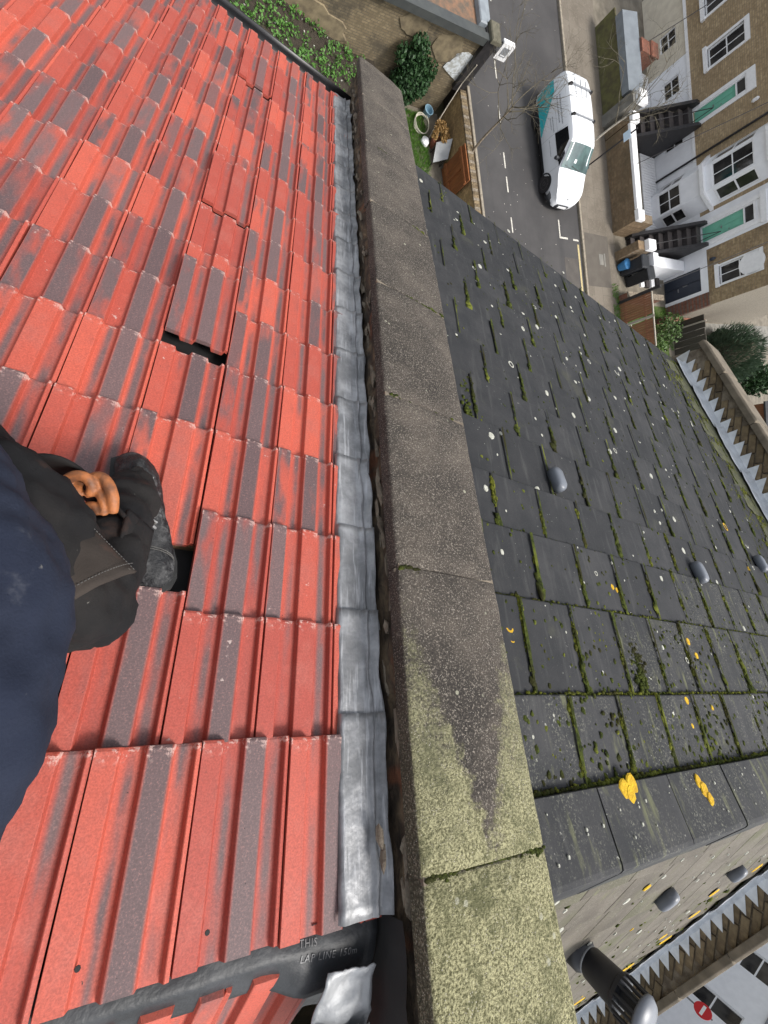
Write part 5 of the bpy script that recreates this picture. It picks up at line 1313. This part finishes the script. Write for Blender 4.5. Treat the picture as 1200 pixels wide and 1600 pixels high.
def conif(m):
    for i in range(7500):
        d = Vector((r3.gauss(0, 1), r3.gauss(0, 1), r3.gauss(0, 1))).normalized(); q = r3.uniform(.55, 1.0)
        p = Vector((27.4 + d.x * 1.15 * q, 2.75 + d.y * 1.45 * q * (1 + .12 * mnoise.noise(d * 3)), 1.45 + d.z * 1.45 * q))
        if p.z < .05: continue
        dd = (d + Vector((0, 0, .9)) + Vector((r3.gauss(0, .3), r3.gauss(0, .3), r3.gauss(0, .2)))).normalized(); w_ = dd.orthogonal().normalized(); w_.rotate(Matrix.Rotation(r3.uniform(0, 6.28), 3, dd)); L = r3.uniform(.12, .30)
        m.add([p - w_ * .018, p + w_ * .018, p + dd * L + w_ * .006, p + dd * L - w_ * .006], [(0, 1, 2, 3)])
part('foliage', M_CONIF, cf_, MUV, conif)
part('trunk', M_BARK2, cf_, MUV, lambda m: (m.tube([(27.4, 2.75, 0), (27.4, 2.75, 2.2)], [.10, .03], 8), m.lathe([(.45, .3), (.72, 1.0), (.68, 1.8), (.3, 2.5)], 12, (27.4, 2.75, 0))))
for v_, u_, rr, lab in ((31.8, 1.6, 1.1, 'green hedge growing behind the brown timber shed'), (29.2, 5.9 - 2.0, .6, 'low green shrub beside the grey side path')):
    b_ = thing('hedge', lab, 'hedge', uv(v_, u_, 0)); foliage(b_, M_IVY, MUV, [(v_, u_, rr * .8, rr, rr * .9, rr * .8), (v_ + .4, u_ - .4, rr, rr * .7, rr * .7, rr * .7)], 2200, .13, int(v_)); part('stem', M_BARK2, b_, MUV, lambda m: m.tube([(v_, u_, 0), (v_, u_, rr)], .05, 6))
# weeds in the soil patch
def weeds(m):
    r2 = random.Random(17)
    for i in range(640):
        v_, u_ = r2.uniform(3.5, 8.6), r2.uniform(8.6, 12.4)
        if mnoise.noise((v_ * .9, u_ * .9, 3)) < -.10 + .25 * (r2.random() - .5): continue
        q = r2.uniform(.5, 1.5); z0 = -.24 + min(1.1, .286 * max(0, 8.02 - v_))
        for k in range(r2.randint(6, 14)):
            a = r2.uniform(0, 6.28); rr = r2.uniform(.02, .11) * q; leaf(m, (v_ + rr * math.cos(a), u_ + rr * math.sin(a), z0 + .04 + r2.uniform(0, .13) * q), .05 * q, r2, 1.2, 1.5)
o = part('weeds', M_WEED, None, MUV, weeds); tag(o, 'bright green weeds sprouting through dark soil below the eave', 'weeds', kind='stuff')
def pebbles(m):
    r2 = random.Random(18)
    for i in range(160): v_ = r2.uniform(3.5, 8.6); m.blob((v_, r2.uniform(8.6, 12.4), -.21 + min(1.1, .286 * max(0, 8.02 - v_))), .02 * r2.uniform(.4, 1.6), .02 * r2.uniform(.4, 1.6), .02)
o = part('soil_debris', M_LICW, None, MUV, pebbles); tag(o, 'pale pebbles and scraps littered over the garden soil', 'debris', kind='stuff')
def grass(m, v0, v1, u0, u1, z, n, seed, hgt=.12, thr=-.2):
    r2 = random.Random(seed)
    for i in range(n):
        v_, u_ = r2.uniform(v0, v1), r2.uniform(u0, u1)
        if mnoise.noise((v_ * 1.7, u_ * 1.7, seed)) < thr: continue
        L = hgt * r2.uniform(.5, 1.4); d = Vector((r2.gauss(0, .35), r2.gauss(0, .35), 1)).normalized() * L; w_ = Vector((r2.gauss(0, 1), r2.gauss(0, 1), 0)).normalized() * .008; p = Vector((v_, u_, z))
        m.add([p - w_, p + w_, p + d], [(0, 1, 2)])
o = part('yard_grass', M_GRASS, None, MUV, lambda m: (grass(m, 10.3, 11.35, 10.2, 12.3, -1.22, 5000, 5, .14, -.5), grass(m, 10.9, 12.0, 8.6, 9.75, -1.22, 3500, 6))); tag(o, 'long bright grass in the sunken yard beside the coping', 'grass', kind='stuff')
o = part('lawn_grass', M_GRASS, None, MUV, lambda m: grass(m, 20.5, 25.0, 1.5, 5.5, .016, 9000, 8, .14, -.1)); tag(o, 'shaggy lawn grass behind the slat fence', 'grass', kind='stuff')
o = part('kerb_weeds', M_GRASS, None, MUV, lambda m: grass(m, 19.9, 20.35, 4.6, 6.4, .1, 700, 9, .12, -.3)); tag(o, 'green weeds along the foot of the low red wall', 'weeds', kind='stuff')
sh2 = thing('pruned_shrub', 'small pruned shrub with few leaves on the lawn', 'shrub', uv(23.2, 4.2, 0)); foliage(sh2, M_GRASSD, MUV, [(23.3, 4.4, .8, .6, .6, .5), (23.6, 4.0, .7, .5, .4, .4), (22.9, 3.7, .5, .5, .5, .4)], 700, .10, 71); part('stem', M_BARK, sh2, MUV, lambda m: [m.tube([(23.2, 4.2, 0), (23.2 + a, 4.2 + b, .5), (23.2 + 1.7 * a, 4.2 + 1.7 * b, .9)], [.035, .025, .012], 6) for a, b in ((.15, .1), (.3, -.2), (-.2, -.35), (0, .3))])

# ================================================================ SIDE BUILDING, YARD
sb = thing('side_building', 'old yellow brick building side wall with dark gutter and black corner post', 'building', uv(10, 13.2, -1.3))
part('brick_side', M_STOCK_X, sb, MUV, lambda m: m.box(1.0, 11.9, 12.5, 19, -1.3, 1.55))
def rp(m):   # patches of failed render hanging on the brickwork
    r2 = random.Random(2)
    for (v0, v1, z0, z1) in ((10.3, 11.35, .55, 1.45), (8.9, 9.9, .9, 1.5), (4.5, 7.6, -.3, .75)):
        n = 22; cx, cz = (v0 + v1) / 2, (z0 + z1) / 2; pts = []
        for k in range(n):
            th = 2 * PI * k / n; q = 1 + .35 * mnoise.noise((math.cos(th) * 1.6 + v0, math.sin(th) * 1.6, 1)); pts.append((cx + (v1 - v0) / 2 * q * math.cos(th), cz + (z1 - z0) / 2 * q * math.sin(th)))
        m.add([(a, 12.502, b) for a, b in pts] + [(cx + (a - cx) * .97, 12.47, cz + (b - cz) * .97) for a, b in pts], [tuple(range(n, 2 * n))[::-1]] + [(k, n + k, n + (k + 1) % n, (k + 1) % n) for k in range(n)])
part('render_patch', plain('stained_render', (.25, .20, .12), (.12, .095, .06), 4, .95, 0, .5), sb, MUV, rp)
part('whitewash_patch', plain('flaking_whitewash', (.62, .66, .68), (.36, .36, .33), 10, .9, 0, .5), sb, MUV, lambda m: m.add([(v, y, z) for y in (12.47, 12.49) for v, z in ((11.05, .42), (11.35, .30), (11.88, .12), (11.88, 1.05), (11.55, 1.1), (11.2, .95), (11.1, .7))], [tuple(range(7)), tuple(range(13, 6, -1))] + [(i, 7 + i, 7 + (i + 1) % 7, (i + 1) % 7) for i in range(7)]))
part('gutter_fascia', plain('dark_grey_gutter', (.045, .05, .05), (.06, .065, .062), 5, .6, 0, .1), sb, MUV, lambda m: (m.box(1.0, 12.0, 12.36, 12.56, 1.52, 1.74), m.box(1.0, 12.0, 12.56, 12.72, 1.60, 1.68)))
part('roof_surface', plain('wet_leafy_roof', (.22, .12, .07), (.10, .08, .06), 6, .9, 0, .5), sb, MUV, lambda m: m.box(1.0, 11.55, 12.72, 19, 1.5, 1.62))
part('parapet_cap', plain('grey_blue_capping', (.24, .27, .29), (.18, .2, .22), 4, .5, 0, .1), sb, MUV, lambda m: (m.bbox(11.5, 11.78, 12.75, 19, 1.5, 1.80, .03), m.bbox(11.80, 12.02, 12.75, 19, 1.4, 1.72, .03)))
part('corner_post', M_BLACK, sb, MUV, lambda m: m.box(11.78, 12.2, 12.34, 12.9, -.02, 1.72))
part('post_cap', plain('mossy_stone_cap', (.13, .12, .085), (.085, .08, .055), 9, .9, 0, .4), sb, MUV, lambda m: m.bbox(11.86, 12.24, 12.30, 12.88, 1.722, 1.86, .03))
part('shop_front', M_BLACK, sb, MUV, lambda m: m.box(11.9, 12.15, 12.95, 19, -.02, 1.4))
sg = thing('hanging_sign', 'white box sign with grey panel hanging from the black corner post', 'sign', uv(12.6, 12.5, 1.2))
part('box', M_WPAINT, sg, MUV, lambda m: m.bbox(12.42, 12.9, 12.42, 12.56, 1.30, 1.82, .01)); part('panel', M_GREY, sg, MUV, lambda m: m.box(12.53, 12.79, 12.412, 12.419, 1.42, 1.70)); part('slot', M_WPAINT, sg, MUV, lambda m: m.box(12.57, 12.75, 12.408, 12.4115, 1.45, 1.48)); part('bracket', M_BLACK, sg, MUV, lambda m: (m.box(12.19, 12.44, 12.46, 12.52, 1.72, 1.76), m.box(12.19, 12.44, 12.46, 12.52, 1.40, 1.44)))
yw = thing('yard_wall', 'ochre brick retaining wall between sunken yard and road', 'wall', uv(12.2, 10, -1.3))
part('brickwork', M_YARDBRICK, yw, MUV, lambda m: m.box(12.05, 12.34, 5.5, 12.34, -1.35, .05))
u_ = 5.5
while u_ < 12.3:
    part('coping_brick', M_OLDBRICK if int(u_ * 10) % 3 else M_MORT, yw, MUV, lambda m: m.bbox(12.03, 12.30, u_, min(u_ + .098, 12.335), .05, .10, .008)); u_ += .104
gt = thing('yard_gate', 'orange brown boarded timber gate laid against the yard wall', 'gate', uv(11.9, 9.7, -1.2))
for i in range(6): part('board', M_GATE, gt, MUV, lambda m: m.box(11.9 - .0, 11.94, 9.35 + i * .2, 9.35 + i * .2 + .194, -1.2, .12))
part('brace', M_GATE, gt, MUV, lambda m: (m.box(11.84, 11.9, 9.35, 10.55, -.15, -.03), m.box(11.84, 11.9, 9.35, 10.55, -1.0, -.88), m.box(11.84, 11.9, 9.9, 10.0, -.88, -.15)))
hs = thing('hose_coil', 'coil of cream garden hose on the yard grass', 'hose', uv(11.12, 11.85, -1.2))
def coil(m):
    pts = []
    for i in range(64):
        a = 2 * PI * i / 20; rr = .30 + .02 * math.sin(i * .7); pts.append((11.12 + rr * math.cos(a) + .02 * math.sin(i * .31), 11.85 + rr * math.sin(a) * 1.02, -1.12 + .035 * (i / 20) + .05 * math.sin(a)))
    m.tube(pts, .016, 6)
part('coil', M_HOSE, hs, MUV, coil, smooth=True)
o = part('loose_cable', M_BARK3, None, MUV, lambda m: m.tube([(11.45, 11.5, -1.18), (11.6, 11.8, -.7), (11.8, 12.1, -.2), (11.95, 12.33, .3), (11.98, 12.32, 1.0)], .018, 6)); tag(o, 'pale cable climbing from the yard to the black corner post', 'cable')
pt = thing('potted_plant', 'potted hydrangea with dried tan flowerheads by the yard wall', 'plant', uv(11.6, 11.35, -1.2))
part('pot', plain('terracotta', (.28, .10, .05), (.2, .07, .04), 8, .8, 0, .2), pt, MUV, lambda m: m.lathe([(.13, -1.22), (.2, -.9), (.22, -.88), (.18, -.9)], 16, (11.6, 11.3, 0)))
foliage(pt, M_DRYF, MUV, [(11.6 + dx, 11.35 + dy, -.62 + dz, .13, .13, .11) for dx, dy, dz in ((0, 0, .12), (.2, .1, 0), (-.2, .05, .03), (.08, -.2, 0), (-.12, .22, .05), (.28, -.1, -.05), (.15, .28, -.02), (-.28, -.12, -.05))], 900, .06, 91, name='flowerheads')
part('stem', M_BARK2, pt, MUV, lambda m: [m.tube([(11.6, 11.3, -.95), (11.6 + .2 * math.cos(a), 11.3 + .2 * math.sin(a), -.6)], .01, 5) for a in (0, 1.2, 2.4, 3.6, 4.8)])
gp = thing('glass_sheet', 'sheet of clear glass leaning on the yard wall', 'glass sheet', uv(11.65, 10.85, -1.2))
part('sheet', plain('grey_glass_sheet', (.42, .43, .42), (.26, .27, .27), 1.8, .12, 0, 0, .8), gp, MUV, lambda m: m.add([(11.35, 10.55, -1.0), (11.85, 10.60, -.75), (11.98, 11.15, -.5), (11.45, 11.1, -.78), (11.35, 10.55, -1.015), (11.85, 10.60, -.765), (11.98, 11.15, -.515), (11.45, 11.1, -.795)], [(0, 1, 2, 3), (7, 6, 5, 4), (0, 4, 5, 1), (1, 5, 6, 2), (2, 6, 7, 3), (3, 7, 4, 0)]))
part('leg', M_DKWOOD, gp, MUV, lambda m: (m.box(11.35, 11.4, 10.56, 10.6, -1.22, -1.0), m.box(11.46, 11.5, 11.04, 11.09, -1.22, -.78), m.box(11.8, 11.85, 10.62, 10.66, -1.22, -.77)))
for (v_, u_, mt, nm, lab, q) in ((11.45, 12.3, M_PALEB, 'plastic_tub', 'pale blue plastic tub by the ivy bush', .17), (11.2, 11.3, M_WPAINT, 'crumpled_bag', 'crumpled white bag on the grass below the hose', .16)):
    t = thing(nm, lab, 'tub' if 'tub' in nm else 'bag', uv(v_, u_, -1.2))
    def tub(m):
        if 'tub' in nm: m.lathe([(q * .8, 0), (q, .26), (q * 1.08, .27), (q * .9, .27), (q * .8, .1)], 14)
        else:
            rings = []
            for i, (rr, z) in enumerate(((.6, 0), (1, .06), (.95, .14), (.5, .22), (.15, .26))): rings.append([(q * rr * math.cos(a) * (1 + .3 * mnoise.noise((a, i, 1))), q * rr * math.sin(a) * (1 + .3 * mnoise.noise((a, i, 5))), z) for a in [2 * PI * k / 12 for k in range(12)]])
            m.loft(rings)
    part('shell', mt, t, Matrix.Translation(uv(v_, u_, -1.2)), tub)
pd = thing('party_fence', 'weathered orange timber board standing at the far end of the party wall', 'fence', rpt(.8, 4.6) * 1.0)
pp = rpt(.66, CE); part('board', M_GATE, pd, I4, lambda m: m.box(.60, .64, pp.y - .02, pp.y + .75, -.2, pp.z - 4.8)); 

# ================================================================ WHITE CORNER BUILDING BEYOND THE GABLE
wb = thing('white_corner_building', 'white painted building with tall dark windows beyond the far gable', 'building', uv(24, -34, 0))
wh_h = [(16.6, 17.7, .3, 2.0), (20.3, 21.3, .3, 2.7), (23.7, 25.1, 1.5, 3.0), (27.2, 28.3, 1.5, 3.0), (20.2, 21.4, 4.2, 5.8), (23.7, 25.1, 4.2, 5.8)]
def wface(m):
    y = -31.0
    ys = sorted({15., 36.} | {h[0] for h in wh_h} | {h[1] for h in wh_h}); zs = sorted({0., 7.} | {h[2] for h in wh_h} | {h[3] for h in wh_h})
    for a, b in zip(ys, ys[1:]):
        for c, d in zip(zs, zs[1:]):
            if any(h[0] < (a + b) / 2 < h[1] and h[2] < (c + d) / 2 < h[3] for h in wh_h): continue
            m.quad((b, y, c), (a, y, c), (a, y, d), (b, y, d))
    for a, b, c, d in wh_h:
        m.quad((a, y, c), (b, y, c), (b, y - .2, c), (a, y - .2, c)); m.quad((a, y, d), (a, y - .2, d), (b, y - .2, d), (b, y, d)); m.quad((a, y, c), (a, y - .2, c), (a, y - .2, d), (a, y, d)); m.quad((b, y, c), (b, y, d), (b, y - .2, d), (b, y - .2, c))
part('front_wall', M_WHITE, wb, MUV, wface)
part('building_body', M_WHITE, wb, MUV, lambda m: m.box(15, 36, -40, -31.25, 0, 7)); part('roof', M_SLATE, wb, MUV, lambda m: m.box(14.8, 36.2, -40.2, -30.8, 7, 7.3))
for a, b, c, d in wh_h:
    wn_ = part('window', M_WPAINT, wb, MUV, lambda m: (m.box(a, a + .07, -31.16, -31.06, c, d), m.box(b - .07, b, -31.16, -31.06, c, d), m.box(a + .07, b - .07, -31.16, -31.06, d - .07, d), m.box(a + .07, b - .07, -31.16, -31.06, c, c + .07), m.box(a + .07, b - .07, -31.14, -31.07, (c + d) / 2 - .03, (c + d) / 2 + .03)))
    o = MB(); o.box(a, b, -31.13, -31.12, c, d); q_ = o.build('pane', M_GLASS); q_.parent = wn_
part('band', M_GREY, wb, MUV, lambda m: m.box(15, 36, -31.0, -30.93, 3.35, 3.45))
ne = thing('no_entry_sign', 'round red no entry sign with white bar on a grey pole', 'sign', uv(18.4, -28.6, 0))
part('pole', M_HUB, ne, MUV, lambda m: m.tube([(18.4, -28.6, 0), (18.4, -28.6, 2.6)], .04, 8))
part('disc', M_RED, ne, MUV, lambda m: m.lathe([(.36, 0), (.36, .02)], 28, (18.4, -28.55, 2.2), 'y')); part('bar', M_WPAINT, ne, MUV, lambda m: m.box(18.15, 18.65, -28.531, -28.526, 2.14, 2.26))
# ================================================================ THE ROOFER crouching at the ridge
def q3(X, s, h): return Vector((X, s, h))       # roof frame (X, s, h)
per = thing('person', 'roofer crouching on the red tiles in navy jacket, black work trousers and boots', 'person', rpt(-.1, .45))
def ring(c, t, rx, ry, n=20, ph=0, seed=0, wr=.0):
    t = t.normalized(); a = Vector((0, 0, 1)).cross(t)
    a = a.normalized() if a.length > .1 else Vector((1, 0, 0)); b = t.cross(a)
    out = []
    for k in range(n):
        th = 2 * PI * k / n; q = 1 + wr * mnoise.noise((math.cos(th) * 1.5 + c.x * 9, math.sin(th) * 1.5 + c.y * 9, c.z * 9 + seed))
        out.append(c + (a * math.cos(th) * rx + b * math.sin(th) * ry) * q)
    return out
def limb(m, pts, rad, n=20, seed=0, wr=.10, sub=5):
    P = []; Rr = []
    for i in range(len(pts) - 1):
        p0, p1, p2, p3 = pts[max(i - 1, 0)], pts[i], pts[i + 1], pts[min(i + 2, len(pts) - 1)]
        for k in range(sub):
            t = k / sub
            P.append(.5 * ((2 * p1) + (p2 - p0) * t + (2 * p0 - 5 * p1 + 4 * p2 - p3) * t * t + (3 * p1 - p0 - 3 * p2 + p3) * t ** 3)); r0, r1 = rad[i], rad[i + 1]
            Rr.append((r0[0] + (r1[0] - r0[0]) * t, r0[1] + (r1[1] - r0[1]) * t))
    P.append(pts[-1]); Rr.append(rad[-1])
    m.loft([ring(P[i], P[min(i + 1, len(P) - 1)] - P[max(i - 1, 0)], Rr[i][0], Rr[i][1], n, seed=seed, wr=wr) for i in range(len(P))])
hip = q3(-.265, .335, .40); knee = q3(-.046, .186, .395); ank = q3(-.03, .53, .12); hip2 = q3(-.42, .10, .40); knee2 = q3(-.36, -.18, .20); ank2 = q3(-.62, .0, .06); chest = q3(-.44, .20, .72); neck = q3(-.33, .14, .93); head = q3(-.27, .12, 1.04)
def body(m):
    limb(m, [hip, hip.lerp(knee, .5) + q3(0, .01, .035), knee + q3(-.03, .02, .01), knee + q3(.005, .02, -.06), knee.lerp(ank, .5) + q3(0, .02, -.02), ank], [(.105, .10), (.090, .085), (.062, .060), (.058, .056), (.056, .054), (.052, .052)], seed=1, wr=.16)
    limb(m, [hip2, hip2.lerp(knee2, .5), knee2, knee2.lerp(ank2, .5), ank2], [(.11, .10), (.095, .09), (.075, .07), (.06, .06), (.05, .05)], seed=2)
    limb(m, [hip.lerp(hip2, .5) + q3(0, 0, -.06), hip.lerp(hip2, .5) + q3(0, 0, .08), chest, chest.lerp(neck, .7), neck, head], [(.14, .17), (.15, .17), (.14, .18), (.09, .11), (.055, .055), (.05, .05)], seed=3)
bd = part('body', M_TROUSER, per, MR, body, smooth=True)
rm = bd.modifiers.new('remesh', 'REMESH'); rm.mode = 'VOXEL'; rm.voxel_size = .0085; rm.use_smooth_shade = True
sm = bd.modifiers.new('smooth', 'SMOOTH'); sm.iterations = 4; sm.factor = .5
tx = bpy.data.textures.new('folds', 'CLOUDS'); tx.noise_scale = .06; dp = bd.modifiers.new('folds', 'DISPLACE'); dp.texture = tx; dp.strength = .028; dp.mid_level = .5; dp.texture_coords = 'LOCAL'
txf = bpy.data.textures.new('wrinkles', 'CLOUDS'); txf.noise_scale = .022; dp = bd.modifiers.new('wrinkles', 'DISPLACE'); dp.texture = txf; dp.strength = .010; dp.mid_level = .5; dp.texture_coords = 'LOCAL'
# head
def headm(m):
    rings = []
    for i in range(11):
        th = PI * i / 10; z = -math.cos(th) * .118; rr = math.sin(th)
        rings.append([(head.x + .02 + rr * .075 * math.cos(a) * (1.08 if math.cos(a) > 0 else .98), head.y + rr * .083 * math.sin(a), head.z + .05 + z) for a in [2 * PI * k / 16 for k in range(16)]])
    m.loft(rings)
    hx = head.x + .105; m.add([(hx - .02, head.y - .016, head.z + .03), (hx + .018, head.y, head.z + .032), (hx - .02, head.y + .016, head.z + .03), (hx - .02, head.y, head.z + .08)], [(0, 1, 3), (1, 2, 3), (0, 2, 1)])
    for sd in (-1, 1): m.blob((head.x + .02, head.y + sd * .086, head.z + .04), .022, .010, .035)
part('head', M_SKIN, per, MR, headm, smooth=True)
part('hair', M_HAIR, per, MR, lambda m: m.loft([[(head.x + .005 + rr * .083 * math.cos(a), head.y + rr * .09 * math.sin(a), head.z + .05 + z) for a in [2 * PI * k / 16 for k in range(16)]] for rr, z in ((1.0, .01), (.98, .05), (.85, .085), (.5, .12), (.1, .13))]), smooth=True)
# navy jacket: hangs forward over the thigh
def jacket(m):
    limb(m, [q3(-.33, .42, .46), q3(-.245, .29, .55), q3(-.160, .14, .60), q3(-.140, .03, .60), q3(-.16, -.08, .58), q3(-.25, -.2, .5)], [(.09, .085), (.095, .09), (.105, .10), (.110, .10), (.11, .10), (.10, .1)], n=24, seed=5, wr=.16)
    limb(m, [q3(-.36, .30, .42), q3(-.38, .24, .55), q3(-.40, .18, .70), q3(-.36, .15, .86), q3(-.33, .14, .93)], [(.15, .18), (.16, .18), (.15, .17), (.10, .11), (.06, .06)], n=24, seed=6)
    limb(m, [q3(-.40, .02, .82), q3(-.46, -.12, .66), q3(-.40, -.26, .52)], [(.07, .07), (.06, .06), (.05, .05)], seed=8)
jk = part('jacket', M_NAVYCLOTH, per, MR, jacket, smooth=True)
rm = jk.modifiers.new('remesh', 'REMESH'); rm.mode = 'VOXEL'; rm.voxel_size = .0085; rm.use_smooth_shade = True
sm = jk.modifiers.new('smooth', 'SMOOTH'); sm.iterations = 5; sm.factor = .5
tx2 = bpy.data.textures.new('soft_folds', 'CLOUDS'); tx2.noise_scale = .09; dp = jk.modifiers.new('folds', 'DISPLACE'); dp.texture = tx2; dp.strength = .034; dp.mid_level = .5; dp.texture_coords = 'LOCAL'
dp = jk.modifiers.new('wrinkles', 'DISPLACE'); dp.texture = txf; dp.strength = .009; dp.mid_level = .5; dp.texture_coords = 'LOCAL'
# boot
bt = part('boot', M_BOOT, per, MR, lambda m: None)
def boot_mesh():
    m = MB(); rings = []
    # along the foot from heel (s=.66) to toe (s=.335)
    prof_ = [(.662, .018, .030, .045), (.650, .036, .030, .09), (.615, .041, .030, .125), (.575, .042, .030, .135), (.535, .042, .030, .118), (.495, .045, .028, .092), (.455, .050, .026, .070), (.415, .052, .024, .058), (.375, .046, .022, .050), (.350, .032, .022, .042), (.338, .014, .022, .032)]
    for s, w_, z0, z1 in prof_:
        q = (.66 - s) / .32; cx = -.05 + .105 * q; r_ = []
        for k in range(18):
            th = 2 * PI * k / 18; x = math.cos(th); z = math.sin(th); zz = (z0 + z1) / 2 - .025 + z * (z1 - z0 + .05) / 2
            r_.append((cx + x * w_ * 1.18 * (1.0 if z < .2 else 1 - .35 * (z - .2)), s, max(zz, z0 - .012)))
        rings.append(r_)
    m.loft(rings); return m
b2 = boot_mesh().mesh('boot', M_BOOT, True); bt.data = b2
ss = bt.modifiers.new('sub', 'SUBSURF'); ss.levels = 1; ss.render_levels = 2
tx3 = bpy.data.textures.new('creases', 'CLOUDS'); tx3.noise_scale = .03; dp = bt.modifiers.new('creases', 'DISPLACE'); dp.texture = tx3; dp.strength = .008; dp.texture_coords = 'LOCAL'
def sole(m):
    lo = []; 
    for s, w_ in ((.668, .02), (.655, .038), (.61, .045), (.55, .044), (.50, .046), (.45, .053), (.41, .056), (.37, .050), (.345, .036), (.332, .014)):
        q = (.66 - s) / .32; lo.append((-.055 + .105 * q, s, w_))
    outl = [(c - w_ * 1.17, s) for c, s, w_ in lo] + [(c + w_ * 1.17, s) for c, s, w_ in lo[::-1]]; n = len(outl)
    m.add([(x, s, z) for z in (-.004, .024) for x, s in outl], [tuple(range(n)), tuple(range(2 * n - 1, n - 1, -1))] + [(i, n + i, n + (i + 1) % n, (i + 1) % n) for i in range(n)])
o = MB(); sole(o); so = o.build('sole', M_SOLE); so.parent = bt
def laces(m):
    for i in range(5):
        s = .47 + i * .022; z = .088 + i * .011; cx = -.05 + .105 * (.66 - s) / .32; z += .004
        cx -= .010; m.tube([(cx - .028, s + .004, z - .012), (cx - .01, s, z + .006), (cx + .01, s - .004, z + .006), (cx + .028, s - .008, z - .012)], .0028, 5)
        m.tube([(cx + .028, s + .006, z - .010), (cx, s + .010, z + .009), (cx - .028, s + .012, z - .010)], .0024, 5)
o = MB(); laces(o); so = o.build('lace', M_LACE); so.parent = bt
def bseam(m):
    for s0, zt in ((.408, .062), (.413, .062)):
        pts = []
        for k in range(9):
            th = PI * (.08 + .84 * k / 8); cx = -.05 + .105 * (.66 - s0) / .32
            pts.append((cx + math.cos(th) * .054, s0 + .012 * math.sin(th), .018 + math.sin(th) * (zt - .018) * .96))
        m.tube(pts, .0011, 4)
    for sd in (-1, 1):
        for i in range(4):
            s1 = .475 + i * .024; cx = -.06 + .105 * (.66 - s1) / .32; m.blob((cx + sd * .026, s1, .078 + i * .011), .004, .004, .005)
o = MB(); bseam(o); so = o.build('seam_and_eyelet', M_STITCH); so.parent = bt; so['kind'] = 'stuff'
# trouser knee panel with stitching and holster pocket
def panel_pt(a, b, off=0):
    # a across the thigh 0..1 (towards ridge), b along hip->knee
    p = hip.lerp(knee, .36 + .68 * b) + q3(.0, 0, .012); ax = q3(.72, .69, .0).normalized()
    th = (a - .5) * 2.0; r_ = .090 - .020 * b + off
    up = q3(0, 0, 1)
    return p + (ax * -math.sin(th) * r_ * 1.02 + up * math.cos(th) * r_ * .93)
def panel(m): m.grid(lambda a, b: panel_pt(a, b, .004 + .003 * mnoise.noise((a * 6, b * 6, 2))), 22, 22)
o = part('knee_panel', M_POCKET, per, MR, panel, smooth=True); o.modifiers.new('solid', 'SOLIDIFY').thickness = .004
def stitches(m):
    def line(fn, n=40):
        for i in range(0, n, 1):
            p0 = fn(i / n); p1 = fn((i + .6) / n); m.tube([p0, p1], .0006, 4)
    line(lambda t: panel_pt(.05 + .02 * t, t, .0075)); line(lambda t: panel_pt(.93 - .05 * t, t, .0075)); line(lambda t: panel_pt(.62 + .25 * t * t, .15 + .6 * t, .0075)); line(lambda t: panel_pt(t, .93, .0075))
part('stitching', M_STITCH, per, MR, stitches)
def pocket(m):   # open holster pocket hanging on the outer thigh, towards the eave
    def fn(a, b):
        p = q3(-.185 + .165 * a, .425 - .07 * a * a + .02 * math.sin(a * PI) + .012 * b, .335 - .12 * b + .012 * math.sin(a * 6)); return p
    m.grid(fn, 16, 8)
    m.grid(lambda a, b: q3(-.022 + .045 * b, .375 - .085 * a, .325 - .07 * b + .012 * math.sin(a * PI)), 12, 6)
o = part('holster_pocket', M_TROUSER, per, MR, pocket, smooth=True); o.modifiers.new('solid', 'SOLIDIFY').thickness = .006
# orange glove tucked into the pocket
gl = thing('work_glove', 'dirty orange rubber glove tucked into the roofer thigh pocket', 'glove', rpt(-.09, .37, .3))
def glove(m):
    for pts, r_ in (([(-.130, .405, .325), (-.112, .412, .345), (-.094, .410, .352), (-.080, .398, .345), (-.082, .384, .33)], .0105), ([(-.094, .416, .325), (-.074, .420, .345), (-.056, .405, .352), (-.042, .380, .345), (-.036, .358, .325)], .012), ([(-.088, .39, .32), (-.070, .392, .335), (-.056, .374, .335), (-.050, .352, .32)], .0095), ([(-.085, .37, .31), (-.068, .368, .322), (-.058, .352, .318)], .009)):
        P = [Vector(p) for p in pts]; limb(m, P, [(r_ * .9, r_ * .9)] + [(r_, r_)] * (len(P) - 2) + [(r_ * .75, r_ * .75)], n=12, wr=.15, sub=4)
    limb(m, [q3(-.17, .38, .30), q3(-.13, .392, .315), q3(-.095, .395, .32)], [(.026, .016), (.028, .017), (.02, .012)], n=14, wr=.2)
gc_ = Matrix.Translation((-.085, .385, .318)); gb = part('shell', M_GLOVE, gl, MR @ gc_ @ Matrix.Scale(.84, 4) @ gc_.inverted(), glove, smooth=True)
rm = gb.modifiers.new('remesh', 'REMESH'); rm.mode = 'VOXEL'; rm.voxel_size = .0026; rm.use_smooth_shade = True
sm = gb.modifiers.new('smooth', 'SMOOTH'); sm.iterations = 2
